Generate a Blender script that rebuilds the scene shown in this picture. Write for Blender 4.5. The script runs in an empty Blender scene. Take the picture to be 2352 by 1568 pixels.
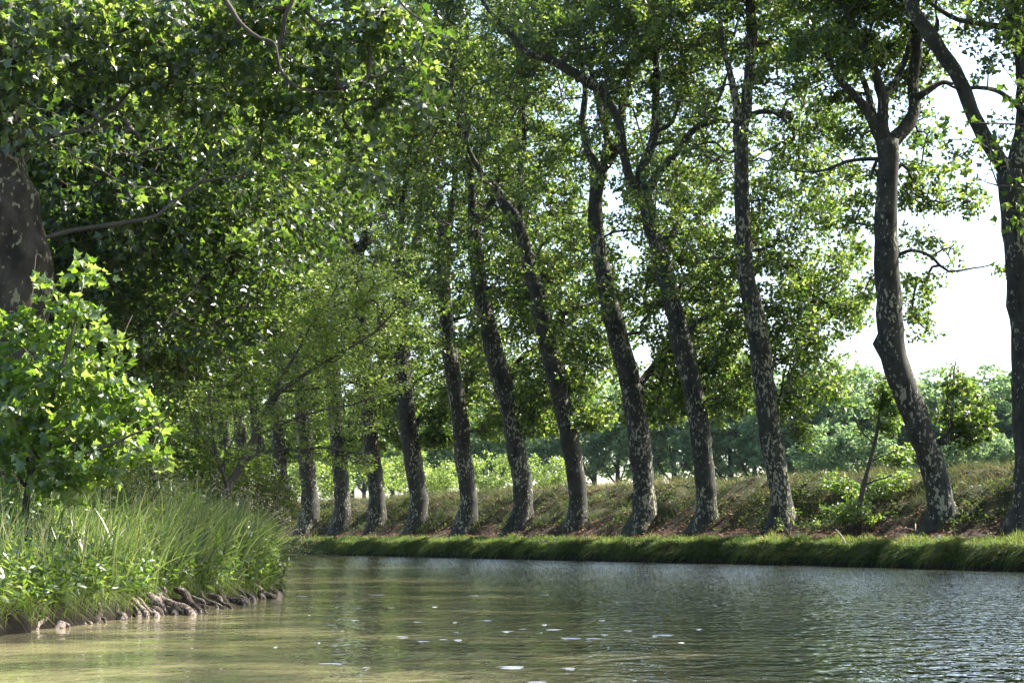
import bpy, math
import numpy as np
PI = math.pi
RS = np.random.RandomState
C = bpy.context.scene.collection
scene = bpy.context.scene

# ------------------------------------------------------------------ camera geometry
F = 3930.0                     # focal length in units of a 2352-wide frame
CAMZ = 0.95
TH = math.atan(451.0 / F)      # upward pitch
def W(x, y, d):
    """world point on the sight line of (x, y) at distance d along Y"""
    u, v = x - 1176.0, 784.0 - y
    Y = F * math.cos(TH) - v * math.sin(TH)
    Z = F * math.sin(TH) + v * math.cos(TH)
    k = d / Y
    return np.array([u * k, d, CAMZ + Z * k])

cam = bpy.data.cameras.new('camera')
co = bpy.data.objects.new('camera', cam); C.objects.link(co)
co.location = (0, 0, CAMZ); co.rotation_euler = (PI / 2 + TH, 0, 0)
cam.sensor_width = 36; cam.lens = 36 * F / 2352.0
cam.clip_start = 0.2; cam.clip_end = 6000
scene.camera = co

# ------------------------------------------------------------------ objects
def tag(o, label=None, cat=None, group=None, kind=None):
    if label: o['label'] = label
    if cat: o['category'] = cat
    if group: o['group'] = group
    if kind: o['kind'] = kind
    return o
def empty(name, loc, label, cat, group=None):
    o = bpy.data.objects.new(name, None); C.objects.link(o)
    o.location = tuple(float(v) for v in loc); o.empty_display_size = .3
    return tag(o, label, cat, group)
def mesh(name, V, Fc, mat, parent=None, smooth=True, rnd=None):
    """V (n,3); Fc list of int arrays (m,k), k=3 or 4"""
    V = np.asarray(V, dtype=np.float64)
    if parent is not None: V = V - np.array(parent.location)
    me = bpy.data.meshes.new(name)
    if not isinstance(Fc, (list, tuple)): Fc = [Fc]
    Fc = [np.asarray(f, dtype=np.int32) for f in Fc if len(f)]
    nl = sum(f.size for f in Fc); nf = sum(len(f) for f in Fc)
    me.vertices.add(len(V)); me.vertices.foreach_set('co', V.astype(np.float32).ravel())
    me.loops.add(nl); me.loops.foreach_set('vertex_index', np.concatenate([f.ravel() for f in Fc]))
    me.polygons.add(nf)
    tot = np.concatenate([np.full(len(f), f.shape[1], np.int32) for f in Fc])
    st = np.concatenate([[0], np.cumsum(tot)[:-1]]).astype(np.int32)
    me.polygons.foreach_set('loop_start', st)
    me.polygons.foreach_set('loop_total', tot)
    me.update(calc_edges=True)
    me.polygons.foreach_set('use_smooth', np.full(nf, bool(smooth)))
    if rnd is not None:
        a = me.attributes.new('rnd', 'FLOAT', 'POINT'); a.data.foreach_set('value', np.asarray(rnd, np.float32))
    me.materials.append(mat)
    o = bpy.data.objects.new(name, me); C.objects.link(o)
    if parent is not None: o.parent = parent
    return o
class MB:
    def __init__(s): s.V = []; s.Q = []; s.T = []; s.R = []; s.n = 0
    def add(s, V, Q=None, T=None, R=None):
        V = np.asarray(V)
        if Q is not None and len(Q): s.Q.append(np.asarray(Q) + s.n)
        if T is not None and len(T): s.T.append(np.asarray(T) + s.n)
        s.V.append(V); s.R.append(np.zeros(len(V)) if R is None else R); s.n += len(V)
    def build(s, name, mat, parent=None, smooth=True):
        fs = []
        if s.Q: fs.append(np.concatenate(s.Q))
        if s.T: fs.append(np.concatenate(s.T))
        return mesh(name, np.concatenate(s.V), fs, mat, parent, smooth, np.concatenate(s.R))

def noise(P, seed, scale=1.0, octv=3):
    """smooth pseudo noise, about -1..1"""
    r = RS(seed); P = np.asarray(P) * scale; out = np.zeros(len(P)); a = 1.0; tot = 0
    for o in range(octv):
        for _ in range(5):
            k = r.normal(size=P.shape[1]); k *= (1.0 + r.rand()) / np.linalg.norm(k)
            out += a * np.sin(P @ k * (2.0 ** o) * 2 + r.rand() * 6.28 + 1.3 * np.sin(P @ k[::-1] * (2.0 ** o)))
        tot += a * 2.2; a *= .55
    return out / tot
def unit(v): return v / np.maximum(np.linalg.norm(v, axis=-1, keepdims=True), 1e-9)

# ------------------------------------------------------------------ materials
def new_mat(name):
    m = bpy.data.materials.new(name); m.use_nodes = True
    nt = m.node_tree; nt.nodes.clear()
    out = nt.nodes.new('ShaderNodeOutputMaterial')
    return m, nt, out
def N(nt, t, **kw):
    n = nt.nodes.new(t)
    for k, v in kw.items():
        if hasattr(n, k) and k not in n.inputs: setattr(n, k, v)
        else: n.inputs[k].default_value = v
    return n
def ramp(nt, src, stops, interp='LINEAR'):
    r = nt.nodes.new('ShaderNodeValToRGB'); nt.links.new(src, r.inputs[0])
    e = r.color_ramp.elements; r.color_ramp.interpolation = interp
    while len(e) < len(stops): e.new(0.5)
    for el, (p, c) in zip(e, stops):
        el.position = p; el.color = (c[0], c[1], c[2], 1) if not isinstance(c, float) else (c, c, c, 1)
    return r.outputs[0]
def noise_tex(nt, co_, scale, detail=4, rough=.55, dist=0.0):
    n = N(nt, 'ShaderNodeTexNoise'); n.inputs['Scale'].default_value = scale; n.inputs['Detail'].default_value = detail
    n.inputs['Roughness'].default_value = rough; n.inputs['Distortion'].default_value = dist
    nt.links.new(co_, n.inputs['Vector']); return n.outputs['Fac']
def mapping(nt, scale, loc=(0, 0, 0), rot=(0, 0, 0)):
    g = nt.nodes.new('ShaderNodeNewGeometry'); mp = nt.nodes.new('ShaderNodeMapping')
    mp.inputs['Scale'].default_value = scale; mp.inputs['Location'].default_value = loc; mp.inputs['Rotation'].default_value = rot
    nt.links.new(g.outputs['Position'], mp.inputs['Vector']); return mp.outputs[0]
def mixc(nt, fac, a, b, mode='MIX'):
    m = nt.nodes.new('ShaderNodeMix'); m.data_type = 'RGBA'; m.blend_type = mode
    for s, v in ((m.inputs[0], fac), (m.inputs[6], a), (m.inputs[7], b)):
        if hasattr(v, 'is_output'): nt.links.new(v, s)
        elif isinstance(v, (int, float)): s.default_value = v
        else: s.default_value = (v[0], v[1], v[2], 1)
    return m.outputs[2]
def bump(nt, h, strength, dist):
    b = nt.nodes.new('ShaderNodeBump'); b.inputs['Strength'].default_value = strength; b.inputs['Distance'].default_value = dist
    nt.links.new(h, b.inputs['Height']); return b.outputs[0]

def leaf_mat(name, stops, tstops, mix=.42, rough=.42, spec=.5):
    m, nt, out = new_mat(name)
    at = N(nt, 'ShaderNodeAttribute'); at.attribute_name = 'rnd'
    c = ramp(nt, at.outputs['Fac'], stops); t = ramp(nt, at.outputs['Fac'], tstops)
    p = N(nt, 'ShaderNodeBsdfPrincipled'); nt.links.new(c, p.inputs['Base Color'])
    p.inputs['Roughness'].default_value = rough; p.inputs['Specular IOR Level'].default_value = spec
    tr = N(nt, 'ShaderNodeBsdfTranslucent'); nt.links.new(t, tr.inputs['Color'])
    mx = N(nt, 'ShaderNodeMixShader'); mx.inputs[0].default_value = mix
    nt.links.new(p.outputs[0], mx.inputs[1]); nt.links.new(tr.outputs[0], mx.inputs[2])
    nt.links.new(mx.outputs[0], out.inputs[0]); return m
def pst(a, b, c, odd=None):
    s = [(0.0, a), (.5, b), (.86, c)]
    if odd: s += [(.985, c), (1.0, odd)]
    return s
M_plane = leaf_mat('plane_leaf', pst((.010, .024, .005), (.016, .036, .006), (.028, .054, .009), (.13, .08, .02)),
                   pst((.05, .11, .010), (.15, .27, .025), (.50, .62, .11), (.6, .4, .08)), .42, .38, .6)
M_shade = leaf_mat('shaded_plane_leaf', pst((.008, .020, .005), (.013, .030, .006), (.022, .044, .008), (.10, .07, .02)),
                   pst((.06, .14, .012), (.14, .26, .025), (.36, .48, .08), (.5, .35, .06)), .34, .36, .6)  # plane leaf darkened in colour and translucency to imitate a shaded crown
M_sap = leaf_mat('sunlit_plane_leaf', pst((.018, .046, .008), (.030, .066, .010), (.050, .090, .014), (.24, .09, .02)),
                  pst((.18, .34, .02), (.32, .50, .04), (.56, .70, .16), (.7, .4, .08)), .46, .40, 1.0)  # leaf colours raised so the sapling looks sunlit all over
M_near = leaf_mat('near_plane_leaf', pst((.010, .024, .006), (.016, .036, .007), (.028, .054, .010), (.24, .09, .02)),
                  pst((.05, .11, .010), (.15, .27, .025), (.52, .66, .11), (.7, .35, .06)), .40, .38, 1.0)
M_fine = leaf_mat('fine_leaf', pst((.035, .070, .014), (.060, .105, .020), (.105, .150, .034), (.18, .12, .05)),
                  pst((.26, .42, .04), (.42, .58, .08), (.60, .72, .18), (.5, .36, .1)), .40, .36, .6)
M_bramble = leaf_mat('bramble_leaf', pst((.03, .06, .018), (.06, .09, .022), (.10, .10, .03), (.16, .08, .03)),
                     pst((.10, .18, .03), (.18, .26, .05), (.28, .27, .06), (.3, .15, .05)), .32, .6, .25)
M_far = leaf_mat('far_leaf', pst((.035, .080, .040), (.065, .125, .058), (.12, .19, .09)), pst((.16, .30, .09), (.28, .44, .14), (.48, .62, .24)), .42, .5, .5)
M_reed = leaf_mat('reed_blade', pst((.018, .040, .012), (.045, .080, .018), (.17, .20, .08), (.42, .36, .20)),
                 pst((.10, .19, .03), (.24, .35, .06), (.42, .50, .16), (.5, .42, .2)), .36, .36, 1.0)
M_weed = leaf_mat('weed_leaf', pst((.022, .055, .010), (.045, .090, .015), (.085, .14, .03), (.3, .24, .08)),
                 pst((.12, .26, .02), (.30, .46, .05), (.48, .62, .12), (.5, .4, .1)), .38, .38, 1.0)
M_flower = leaf_mat('flower_head', pst((.22, .15, .11), (.30, .24, .16), (.40, .36, .24)),
                    pst((.4, .3, .28), (.5, .4, .35), (.55, .5, .42)), .35, .7, .2)
M_lip = leaf_mat('lip_grass', pst((.022, .042, .009), (.045, .066, .014), (.13, .15, .033), (.24, .20, .08)),
                 pst((.10, .20, .02), (.20, .31, .04), (.38, .46, .09), (.4, .35, .12)), .32, .5, .3)
M_dry = leaf_mat('dry_grass', pst((.012, .022, .005), (.026, .036, .010), (.070, .060, .022), (.16, .115, .055)),
                 pst((.05, .08, .02), (.12, .145, .035), (.27, .235, .09), (.4, .3, .15)), .32, .6, .2)
M_litter = leaf_mat('litter_leaf', pst((.07, .035, .02), (.16, .075, .04), (.27, .16, .10), (.42, .33, .25)),
                    pst((.15, .07, .03), (.25, .12, .05), (.3, .18, .1)), .15, .7, .2)

def bark_mat(name, base1, base2, flake, scale, thr, flake2=None):
    m, nt, out = new_mat(name)
    v = mapping(nt, (1, 1, .55))
    n1 = noise_tex(nt, v, 3.0 * scale, 5, .6)
    base = mixc(nt, ramp(nt, n1, [(.35, 0.0), (.65, 1.0)]), base1, base2)
    n2 = noise_tex(nt, v, 9.0 * scale, 3, .5, .4)
    n3 = noise_tex(nt, v, 1.1 * scale, 2, .5)
    ad = N(nt, 'ShaderNodeMath', operation='MULTIPLY_ADD'); nt.links.new(n3, ad.inputs[0]); ad.inputs[1].default_value = .55
    nt.links.new(n2, ad.inputs[2])
    oi = N(nt, 'ShaderNodeObjectInfo'); av = N(nt, 'ShaderNodeMath', operation='MULTIPLY_ADD'); nt.links.new(oi.outputs['Random'], av.inputs[0]); av.inputs[1].default_value = .07
    nt.links.new(ad.outputs[0], av.inputs[2])
    fl = ramp(nt, av.outputs[0], [(thr + .03, 0.0), (thr + .065, 1.0)])
    n4 = noise_tex(nt, v, 14 * scale, 2)
    fcol = mixc(nt, n4, flake, flake2 or tuple(x * .7 for x in flake))
    col = mixc(nt, fl, base, fcol)
    p = N(nt, 'ShaderNodeBsdfPrincipled'); nt.links.new(col, p.inputs['Base Color']); p.inputs['Roughness'].default_value = .85
    p.inputs['Specular IOR Level'].default_value = .25
    hm = mixc(nt, .5, noise_tex(nt, mapping(nt, (1, 1, .25)), 22 * scale, 4), fl)
    nt.links.new(bump(nt, hm, .5, .03), p.inputs['Normal'])
    nt.links.new(p.outputs[0], out.inputs[0]); return m
M_bark = bark_mat('plane_bark', (.020, .020, .014), (.056, .054, .040), (.33, .31, .20), 1.2, .892)
M_barknear = bark_mat('near_plane_bark', (.018, .014, .009), (.060, .048, .032), (.23, .21, .12), 1.5, .86)
M_twig = bark_mat('twig_bark', (.05, .043, .032), (.10, .085, .06), (.2, .18, .12), 1.0, .95)
M_root = bark_mat('root_bark', (.018, .012, .009), (.085, .06, .045), (.30, .24, .20), 5.0, .80)

def ground_mat():
    m, nt, out = new_mat('bank_earth')
    v = mapping(nt, (1, 1, 1))
    a = noise_tex(nt, v, .55, 5, .6); b = noise_tex(nt, v, 7, 5, .65); c = noise_tex(nt, v, 2.3, 4, .6)
    earth = mixc(nt, ramp(nt, b, [(.3, 0.0), (.7, 1.0)]), (.018, .012, .008), (.060, .041, .027))
    grass = mixc(nt, ramp(nt, c, [(.35, 0.0), (.65, 1.0)]), (.018, .024, .008), (.055, .050, .02))
    g = nt.nodes.new('ShaderNodeNewGeometry'); sx = nt.nodes.new('ShaderNodeSeparateXYZ'); nt.links.new(g.outputs['Position'], sx.inputs[0])
    mr = N(nt, 'ShaderNodeMapRange'); nt.links.new(sx.outputs['Z'], mr.inputs['Value'])
    mr.inputs['From Min'].default_value = 1.0; mr.inputs['From Max'].default_value = 2.6
    ad = N(nt, 'ShaderNodeMath', operation='ADD'); nt.links.new(mr.outputs[0], ad.inputs[0]); nt.links.new(a, ad.inputs[1])
    f = ramp(nt, ad.outputs[0], [(.72, 0.0), (.98, 1.0)])
    col = mixc(nt, f, earth, grass)
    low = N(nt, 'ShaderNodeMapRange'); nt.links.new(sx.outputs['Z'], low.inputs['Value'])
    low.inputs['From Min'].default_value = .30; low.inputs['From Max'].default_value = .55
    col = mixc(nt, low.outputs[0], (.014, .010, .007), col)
    p = N(nt, 'ShaderNodeBsdfPrincipled'); nt.links.new(col, p.inputs['Base Color']); p.inputs['Roughness'].default_value = .95
    p.inputs['Specular IOR Level'].default_value = .15
    nt.links.new(bump(nt, b, .8, .08), p.inputs['Normal'])
    nt.links.new(p.outputs[0], out.inputs[0]); return m
M_ground = ground_mat()

def water_mat():
    m, nt, out = new_mat('canal_water')
    p = N(nt, 'ShaderNodeBsdfPrincipled')
    p.inputs['Roughness'].default_value = .012; p.inputs['IOR'].default_value = 1.333
    # wind ripples over a slow swell; the wind reaches the open side of the bend more than the sheltered one
    r1 = noise_tex(nt, mapping(nt, (.6, .42, 1), rot=(0, 0, .1)), 7.5, 2, .5, .2)
    r2 = noise_tex(nt, mapping(nt, (.45, .5, 1), rot=(0, 0, -.1)), 1.6, 2, .45, .2)
    wv = noise_tex(nt, mapping(nt, (.35, 1.0, 1)), .75, 2, .5)
    g = nt.nodes.new('ShaderNodeNewGeometry'); sx = nt.nodes.new('ShaderNodeSeparateXYZ'); nt.links.new(g.outputs['Position'], sx.inputs[0])
    # distance from the sheltered left bank
    k = N(nt, 'ShaderNodeMath', operation='MULTIPLY_ADD'); nt.links.new(sx.outputs['Y'], k.inputs[0]); k.inputs[1].default_value = .10
    nt.links.new(sx.outputs['X'], k.inputs[2])
    k2 = N(nt, 'ShaderNodeMath', operation='MULTIPLY_ADD'); nt.links.new(wv, k2.inputs[0]); k2.inputs[1].default_value = 3.0
    nt.links.new(k.outputs[0], k2.inputs[2])
    mr = N(nt, 'ShaderNodeMapRange'); nt.links.new(k2.outputs[0], mr.inputs['Value'])
    mr.inputs['From Min'].default_value = -1.0; mr.inputs['From Max'].default_value = 7.0
    mr.inputs['To Min'].default_value = .10; mr.inputs['To Max'].default_value = 1.35
    # near-bank silt, with sunlit streaks and the shaded far side painted into the colour
    st = noise_tex(nt, mapping(nt, (.12, .55, 1)), 1.0, 4, .6)
    sa = N(nt, 'ShaderNodeMath', operation='MULTIPLY_ADD'); nt.links.new(st, sa.inputs[0]); sa.inputs[1].default_value = -9.0; nt.links.new(k.outputs[0], sa.inputs[2])
    mu = N(nt, 'ShaderNodeMapRange'); nt.links.new(sa.outputs[0], mu.inputs['Value']); mu.inputs['From Min'].default_value = -6.0; mu.inputs['From Max'].default_value = -1.2
    nt.links.new(mixc(nt, mu.outputs[0], (.27, .24, .125), (.030, .034, .020)), p.inputs['Base Color'])
    h1 = N(nt, 'ShaderNodeMath', operation='MULTIPLY'); nt.links.new(r1, h1.inputs[0]); nt.links.new(mr.outputs[0], h1.inputs[1])
    h2 = N(nt, 'ShaderNodeMath', operation='MULTIPLY_ADD'); nt.links.new(r2, h2.inputs[0]); h2.inputs[1].default_value = .30
    nt.links.new(h1.outputs[0], h2.inputs[2])
    nt.links.new(bump(nt, h2.outputs[0], 1.0, WAVE), p.inputs['Normal'])
    nt.links.new(p.outputs[0], out.inputs[0]); return m
WAVE = .056
M_water = water_mat()
def plain(name, col, rough, bumpy=None, var=.3):
    m, nt, out = new_mat(name)
    v = mapping(nt, (1, 1, 1)); n = noise_tex(nt, v, 9, 4)
    c = mixc(nt, n, tuple(x * (1 - var) for x in col), tuple(min(1, x * (1 + var)) for x in col))
    p = N(nt, 'ShaderNodeBsdfPrincipled'); nt.links.new(c, p.inputs['Base Color']); p.inputs['Roughness'].default_value = rough
    if bumpy: nt.links.new(bump(nt, n, .6, bumpy), p.inputs['Normal'])
    nt.links.new(p.outputs[0], out.inputs[0]); return m
M_foam = plain('foam_white', (.75, .76, .78), .5, None, .1)
M_cut = plain('cut_wood', (.42, .34, .24), .8, .02)

# ------------------------------------------------------------------ primitive generators
LOBED = (np.array([(0, -.05, 0), (.34, .04, .05), (.30, .20, .02), (.52, .42, .10), (.27, .45, .03), (0, .90, -.06), (-.27, .45, .03),
                   (-.52, .42, .10), (-.30, .20, .02), (-.34, .04, .05), (0, .30, -.03)]),
         None, np.array([(10, 0, 1), (10, 1, 2), (10, 2, 3), (10, 3, 4), (10, 4, 5), (10, 5, 6), (10, 6, 7), (10, 7, 8), (10, 8, 9), (10, 9, 0)]))
MID = (np.array([(0, -.03, 0), (.46, .22, .07), (.20, .42, .02), (0, .92, -.02), (-.20, .42, .02), (-.46, .22, .07)]),
       None, np.array([(0, 1, 2), (0, 2, 3), (0, 3, 4), (0, 4, 5)]))
OVAL = (np.array([(0, 0, 0), (.26, .42, .04), (0, 1, -.02), (-.26, .42, .04)]), None, np.array([(0, 1, 2), (0, 2, 3)]))
LANCE = (np.array([(0, 0, 0), (.13, .35, .03), (.09, .72, 0), (0, 1, -.06), (-.09, .72, 0), (-.13, .35, .03)]),
         np.array([(0, 1, 2, 5), (5, 2, 3, 4)]), None)
def leaves(mb, P, size, tmpl, r, up=.55, out=None, droop=.35, rndv=None):
    """leaf blades at P: normals lean upward by up, tips point along out (or anywhere) and droop"""
    n = len(P)
    if n == 0: return
    nr = r.normal(size=(n, 3)); nr = unit(unit(nr) + np.array([0, 0, up * 1.6]))
    t = r.normal(size=(n, 3)) * .7
    if out is not None: t = t + out
    t[:, 2] -= droop
    t = unit(t - nr * np.sum(t * nr, 1, keepdims=True)); s = np.cross(t, nr)
    T, Q, TT = tmpl
    sz = (size * (.65 + .6 * r.rand(n)))[:, None]
    curl = (.5 + r.rand(n) * 1.8)[:, None]
    V = (P[:, None, :] + T[None, :, 0:1] * (s * sz)[:, None, :] + T[None, :, 1:2] * (t * sz)[:, None, :]
         + T[None, :, 2:3] * (nr * sz * curl)[:, None, :])
    k = len(T); off = (np.arange(n) * k)[:, None, None]
    q = None if Q is None else (Q[None] + off).reshape(-1, 4)
    tt = None if TT is None else (TT[None] + off).reshape(-1, 3)
    rv = r.rand(n) if rndv is None else rndv
    mb.add(V.reshape(-1, 3), q, tt, np.repeat(rv, k))
def prisms(mb, A, B, ra, rb, sides=3):
    """one tapered prism per edge A->B"""
    d = unit(B - A); h = np.where(np.abs(d[:, 2:3]) > .9, np.array([[1., 0, 0]]), np.array([[0, 0, 1.]]))
    u = unit(np.cross(d, h)); v = np.cross(d, u); n = len(A)
    an = np.arange(sides) * 2 * PI / sides
    ring = np.cos(an)[None, :, None] * u[:, None, :] + np.sin(an)[None, :, None] * v[:, None, :]
    V = np.concatenate([A[:, None] + ring * ra[:, None, None], B[:, None] + ring * rb[:, None, None]], 1)
    i = np.arange(sides); j = (i + 1) % sides
    q = np.stack([i, j, j + sides, i + sides], 1)
    mb.add(V.reshape(-1, 3), (q[None] + (np.arange(n) * 2 * sides)[:, None, None]).reshape(-1, 4))
def catmull(P, R, step):
    P = np.asarray(P, float); R = np.asarray(R, float)
    X = np.concatenate([P, R[:, None]], 1)
    X = np.concatenate([[2 * X[0] - X[1]], X, [2 * X[-1] - X[-2]]])
    out = []
    for i in range(1, len(X) - 2):
        n = max(2, int(np.linalg.norm(X[i + 1, :3] - X[i, :3]) / step))
        t = (np.arange(n) / n)[:, None]
        a, b, c, d = X[i - 1], X[i], X[i + 1], X[i + 2]
        out.append(.5 * (2 * b + (c - a) * t + (2 * a - 5 * b + 4 * c - d) * t ** 2 + (3 * b - a - 3 * c + d) * t ** 3))
    out.append(X[-2][None])
    o = np.concatenate(out); return o[:, :3], np.maximum(o[:, 3], .004)
def tube(mb, P, R, sides, step, seed=0, rough=.06, flare=None, knobs=(), wob=0.0):
    P, R = catmull(P, R, step); n = len(P)
    if wob:
        env = np.minimum(1, np.arange(n) / 3.0)[:, None]
        P = P + env * wob * np.stack([noise(P, seed + 11 + k, 1.3, 2) for k in range(3)], 1)
    T = unit(np.gradient(P, axis=0)); u = np.zeros((n, 3)); u[0] = unit(np.cross(T[0], [.3, 1, .1]))
    for i in range(1, n): u[i] = unit(u[i - 1] - T[i] * np.dot(u[i - 1], T[i]))
    v = np.cross(T, u); an = np.arange(sides) * 2 * PI / sides
    D = np.cos(an)[None, :, None] * u[:, None] + np.sin(an)[None, :, None] * v[:, None]
    rr = np.repeat(R[:, None], sides, 1)
    V0 = P[:, None] + D * rr[..., None]
    nz = noise(V0.reshape(-1, 3), seed, 2.2, 3).reshape(n, sides)
    rr = rr * (1 + rough * nz * 1.6)
    if flare is not None:                                     # root flare above the ground at height flare[0]
        z0, hgt, amt = flare
        f = np.clip(1 - (P[:, 2] - z0) / hgt, 0, 1.3) ** 2.2
        ph = seed * 1.7
        lob = .55 + .45 * np.cos(an * 4 + ph) + .25 * np.cos(an * 7 + ph * 2)
        rr = rr * (1 + amt * f[:, None] * lob[None, :])
    V = P[:, None] + D * rr[..., None]
    for kp, kr, kh in knobs:                                  # knots and old branch collars
        dd = np.linalg.norm(V - np.asarray(kp), axis=2)
        V = V + D * (kh * np.exp(-(dd / kr) ** 2))[..., None]
    i = np.arange(sides); j = (i + 1) % sides
    q = np.concatenate([np.stack([i + k * sides, j + k * sides, j + (k + 1) * sides, i + (k + 1) * sides], 1) for k in range(n - 1)])
    V = V.reshape(-1, 3)
    V = np.concatenate([V, P[-1:] + T[-1:] * R[-1] * .6, P[:1]])
    a, b = len(V) - 2, len(V) - 1
    t = np.concatenate([np.stack([i + (n - 1) * sides, j + (n - 1) * sides, np.full(sides, a)], 1),
                        np.stack([j, i, np.full(sides, b)], 1)])
    mb.add(V, q, t); return P, R
def blades(mb, P, h, w, lean, r, seg=3, arch=.6, rndv=None):
    """grass or reed blades rooted at P: height h, width w, lean (n,2) horizontal bend"""
    n = len(P); t = np.linspace(0, 1, seg + 1)
    side = r.rand(n) * 6.28; sv = np.stack([np.cos(side), np.sin(side), np.zeros(n)], 1)
    Vs = []
    for k, tk in enumerate(t):
        c = P + np.stack([lean[:, 0] * h * tk ** 2, lean[:, 1] * h * tk ** 2, h * (tk - arch * np.hypot(lean[:, 0], lean[:, 1]) * tk ** 2.2 * .75)], 1)
        wk = (w * (1 - tk ** 1.6) * (.7 + .6 * min(1, tk * 3)) + .0006)[:, None]
        Vs += [c - sv * wk * .5, c + sv * wk * .5]
    V = np.stack(Vs, 1); k = 2 * (seg + 1)
    q = np.array([(2 * a, 2 * a + 1, 2 * a + 3, 2 * a + 2) for a in range(seg)])
    rv = r.rand(n) if rndv is None else rndv
    mb.add(V.reshape(-1, 3), (q[None] + (np.arange(n) * k)[:, None, None]).reshape(-1, 4), None, np.repeat(rv, k))

# ------------------------------------------------------------------ the row of plane trees on the far bank: where it stands
ROW = [(2352, 54), (2160, 58.5), (1980, 62.5), (1795, 66.5), (1622, 70.5), (1480, 75), (1325, 79.5), (1200, 84), (1078, 89), (962, 94),
       (865, 99), (785, 105), (710, 111), (648, 117), (602, 123), (562, 129), (524, 136), (486, 143), (448, 151)]
RXY = np.array([((x - 1176) / F * d, d) for x, d in ROW])
d0 = unit(RXY[0] - RXY[1])
pre = np.array([RXY[0] + d0 * k for k in (1500, 300, 80, 60, 45, 36, 30, 24, 18, 12, 6)])
post = np.array([RXY[-1] + np.array([-.55, .83]) * k for k in (7, 14, 25, 60, 200, 1800)])
RC = np.concatenate([pre, RXY, post])                      # the row as a curve on the ground
NV = np.array([.89, .456])                                 # across the bank, away from the water
def resample(Pl, near, lo, hi):
    out = []
    for a, b in zip(Pl[:-1], Pl[1:]):
        L = np.linalg.norm(b - a); m = int(max(2, L / (near if L < 40 else hi)))
        out.append(a + (b - a) * (np.arange(m) / m)[:, None])
    return np.concatenate(out + [Pl[-1:]])
S_PROF = np.array([-3.5, -3.25, -3.1, -2.95, -2.6, -2.0, -1.5, -1.0, -.5, 0, .5, 1.0, 1.5, 2.0, 2.6, 3.2, 3.8, 4.5, 6, 9, 20, 60, 300, 1500, 4000.])
Z_PROF = np.array([-.7, -.1, .35, .70, .84, .86, .90, 1.00, 1.18, 1.50, 1.90, 2.28, 2.62, 2.90, 3.15, 3.33, 3.42, 3.45, 3.4, 3.2, 2.7, 2.5, 2.4, 2.4, 2.4])
def lev_z(s): return np.interp(s, S_PROF, Z_PROF)
def s_of(XY):
    """offset across the bank of ground points (n,2): row curve intersected along NV"""
    Tv = np.array([-NV[1], NV[0]]); tr = RC @ Tv; o = np.argsort(tr); nr = (RC @ NV)[o]
    return XY @ NV - np.interp(XY @ Tv, tr[o], nr)
def bump_z(XY, s):
    a = np.exp(-((s - 1.6) / 2.2) ** 2)
    return a * (.42 * noise(XY, 5, .42, 3) + .18 * noise(XY, 6, 1.4, 2)) + .09 * noise(XY, 8, .9, 3) * (s > -3) * (s < 8)
def gz(XY):
    XY = np.atleast_2d(XY); s = s_of(XY); return lev_z(s) + bump_z(XY, s)
cur = resample(RC, .8, 0, 60)
V = []; ss = np.concatenate([S_PROF[:3], np.linspace(-2.95, 6, 44), S_PROF[19:]])
for s in ss:
    xy = cur + NV * s; V.append(np.column_stack([xy, lev_z(np.full(len(xy), s)) + bump_z(xy, np.full(len(xy), s))]))
V = np.array(V); ns, nc = V.shape[:2]
a, b = np.meshgrid(np.arange(ns - 1), np.arange(nc - 1), indexing='ij'); i0 = (a * nc + b).ravel()
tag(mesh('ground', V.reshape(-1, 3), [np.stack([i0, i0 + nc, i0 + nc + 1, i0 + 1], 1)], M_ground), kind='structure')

# the near bank on the left
LC = np.array([(-60., -300), (-16, -30), (-9, -5), (-7.0, 3), (-6.0, 10), (-5.35, 14), (-5.02, 16.8), (-4.72, 19), (-4.55, 21), (-4.3, 23.5), (-4.1, 25.5), (-3.92, 27.6), (-4.0, 29.2),
               (-4.6, 30.8), (-6, 32.5), (-9, 38), (-14, 48), (-21, 62), (-37, 95), (-64, 150), (-160, 330), (-700, 1500), (-1500, 3000)])
LQ = np.array([0, .04, .12, .3, .7, 1.3, 2.2, 3.5, 6, 12, 40, 300, 3000.])
LZ = np.array([-.5, .06, .20, .34, .46, .58, .74, .95, 1.2, 1.4, 1.5, 1.5, 1.5])
def left_edge(Y): return np.interp(Y, LC[:, 1], LC[:, 0])
def lz(XY):
    q = left_edge(XY[:, 1]) - XY[:, 0]
    return np.interp(q, LQ, LZ) + .06 * noise(XY, 21, 1.2, 3) * np.clip(q * 3, 0, 1)
lcur = resample(LC, .35, 0, 40); lcur = lcur[np.argsort(lcur[:, 1])]
V = []; qq = np.concatenate([LQ[:3], np.linspace(.2, 6, 22), LQ[9:]])
for q in qq:
    xy = lcur - np.array([1., 0]) * q
    if q < .5: xy = xy + np.array([1, 0]) * (.09 * noise(np.column_stack([xy[:, 1], xy[:, 1] * .3]), 33, 2.4, 3))[:, None] * (1 - q * 2)
    V.append(np.column_stack([xy, np.interp(q, LQ, LZ) + .06 * noise(xy, 21, 1.2, 3) * min(1, q * 3)]))
V = np.array(V); ns, nc = V.shape[:2]
a, b = np.meshgrid(np.arange(ns - 1), np.arange(nc - 1), indexing='ij'); i0 = (a * nc + b).ravel()
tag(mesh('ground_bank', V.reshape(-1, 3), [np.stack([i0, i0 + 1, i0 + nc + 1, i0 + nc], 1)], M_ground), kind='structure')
# water
V = np.array([(-4000, -600, 0), (4000, -600, 0), (4000, 5000, 0), (-4000, 5000, 0)], float)
tag(mesh('water', V, [np.array([[0, 1, 2, 3]])], M_water, smooth=False), kind='structure')

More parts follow.
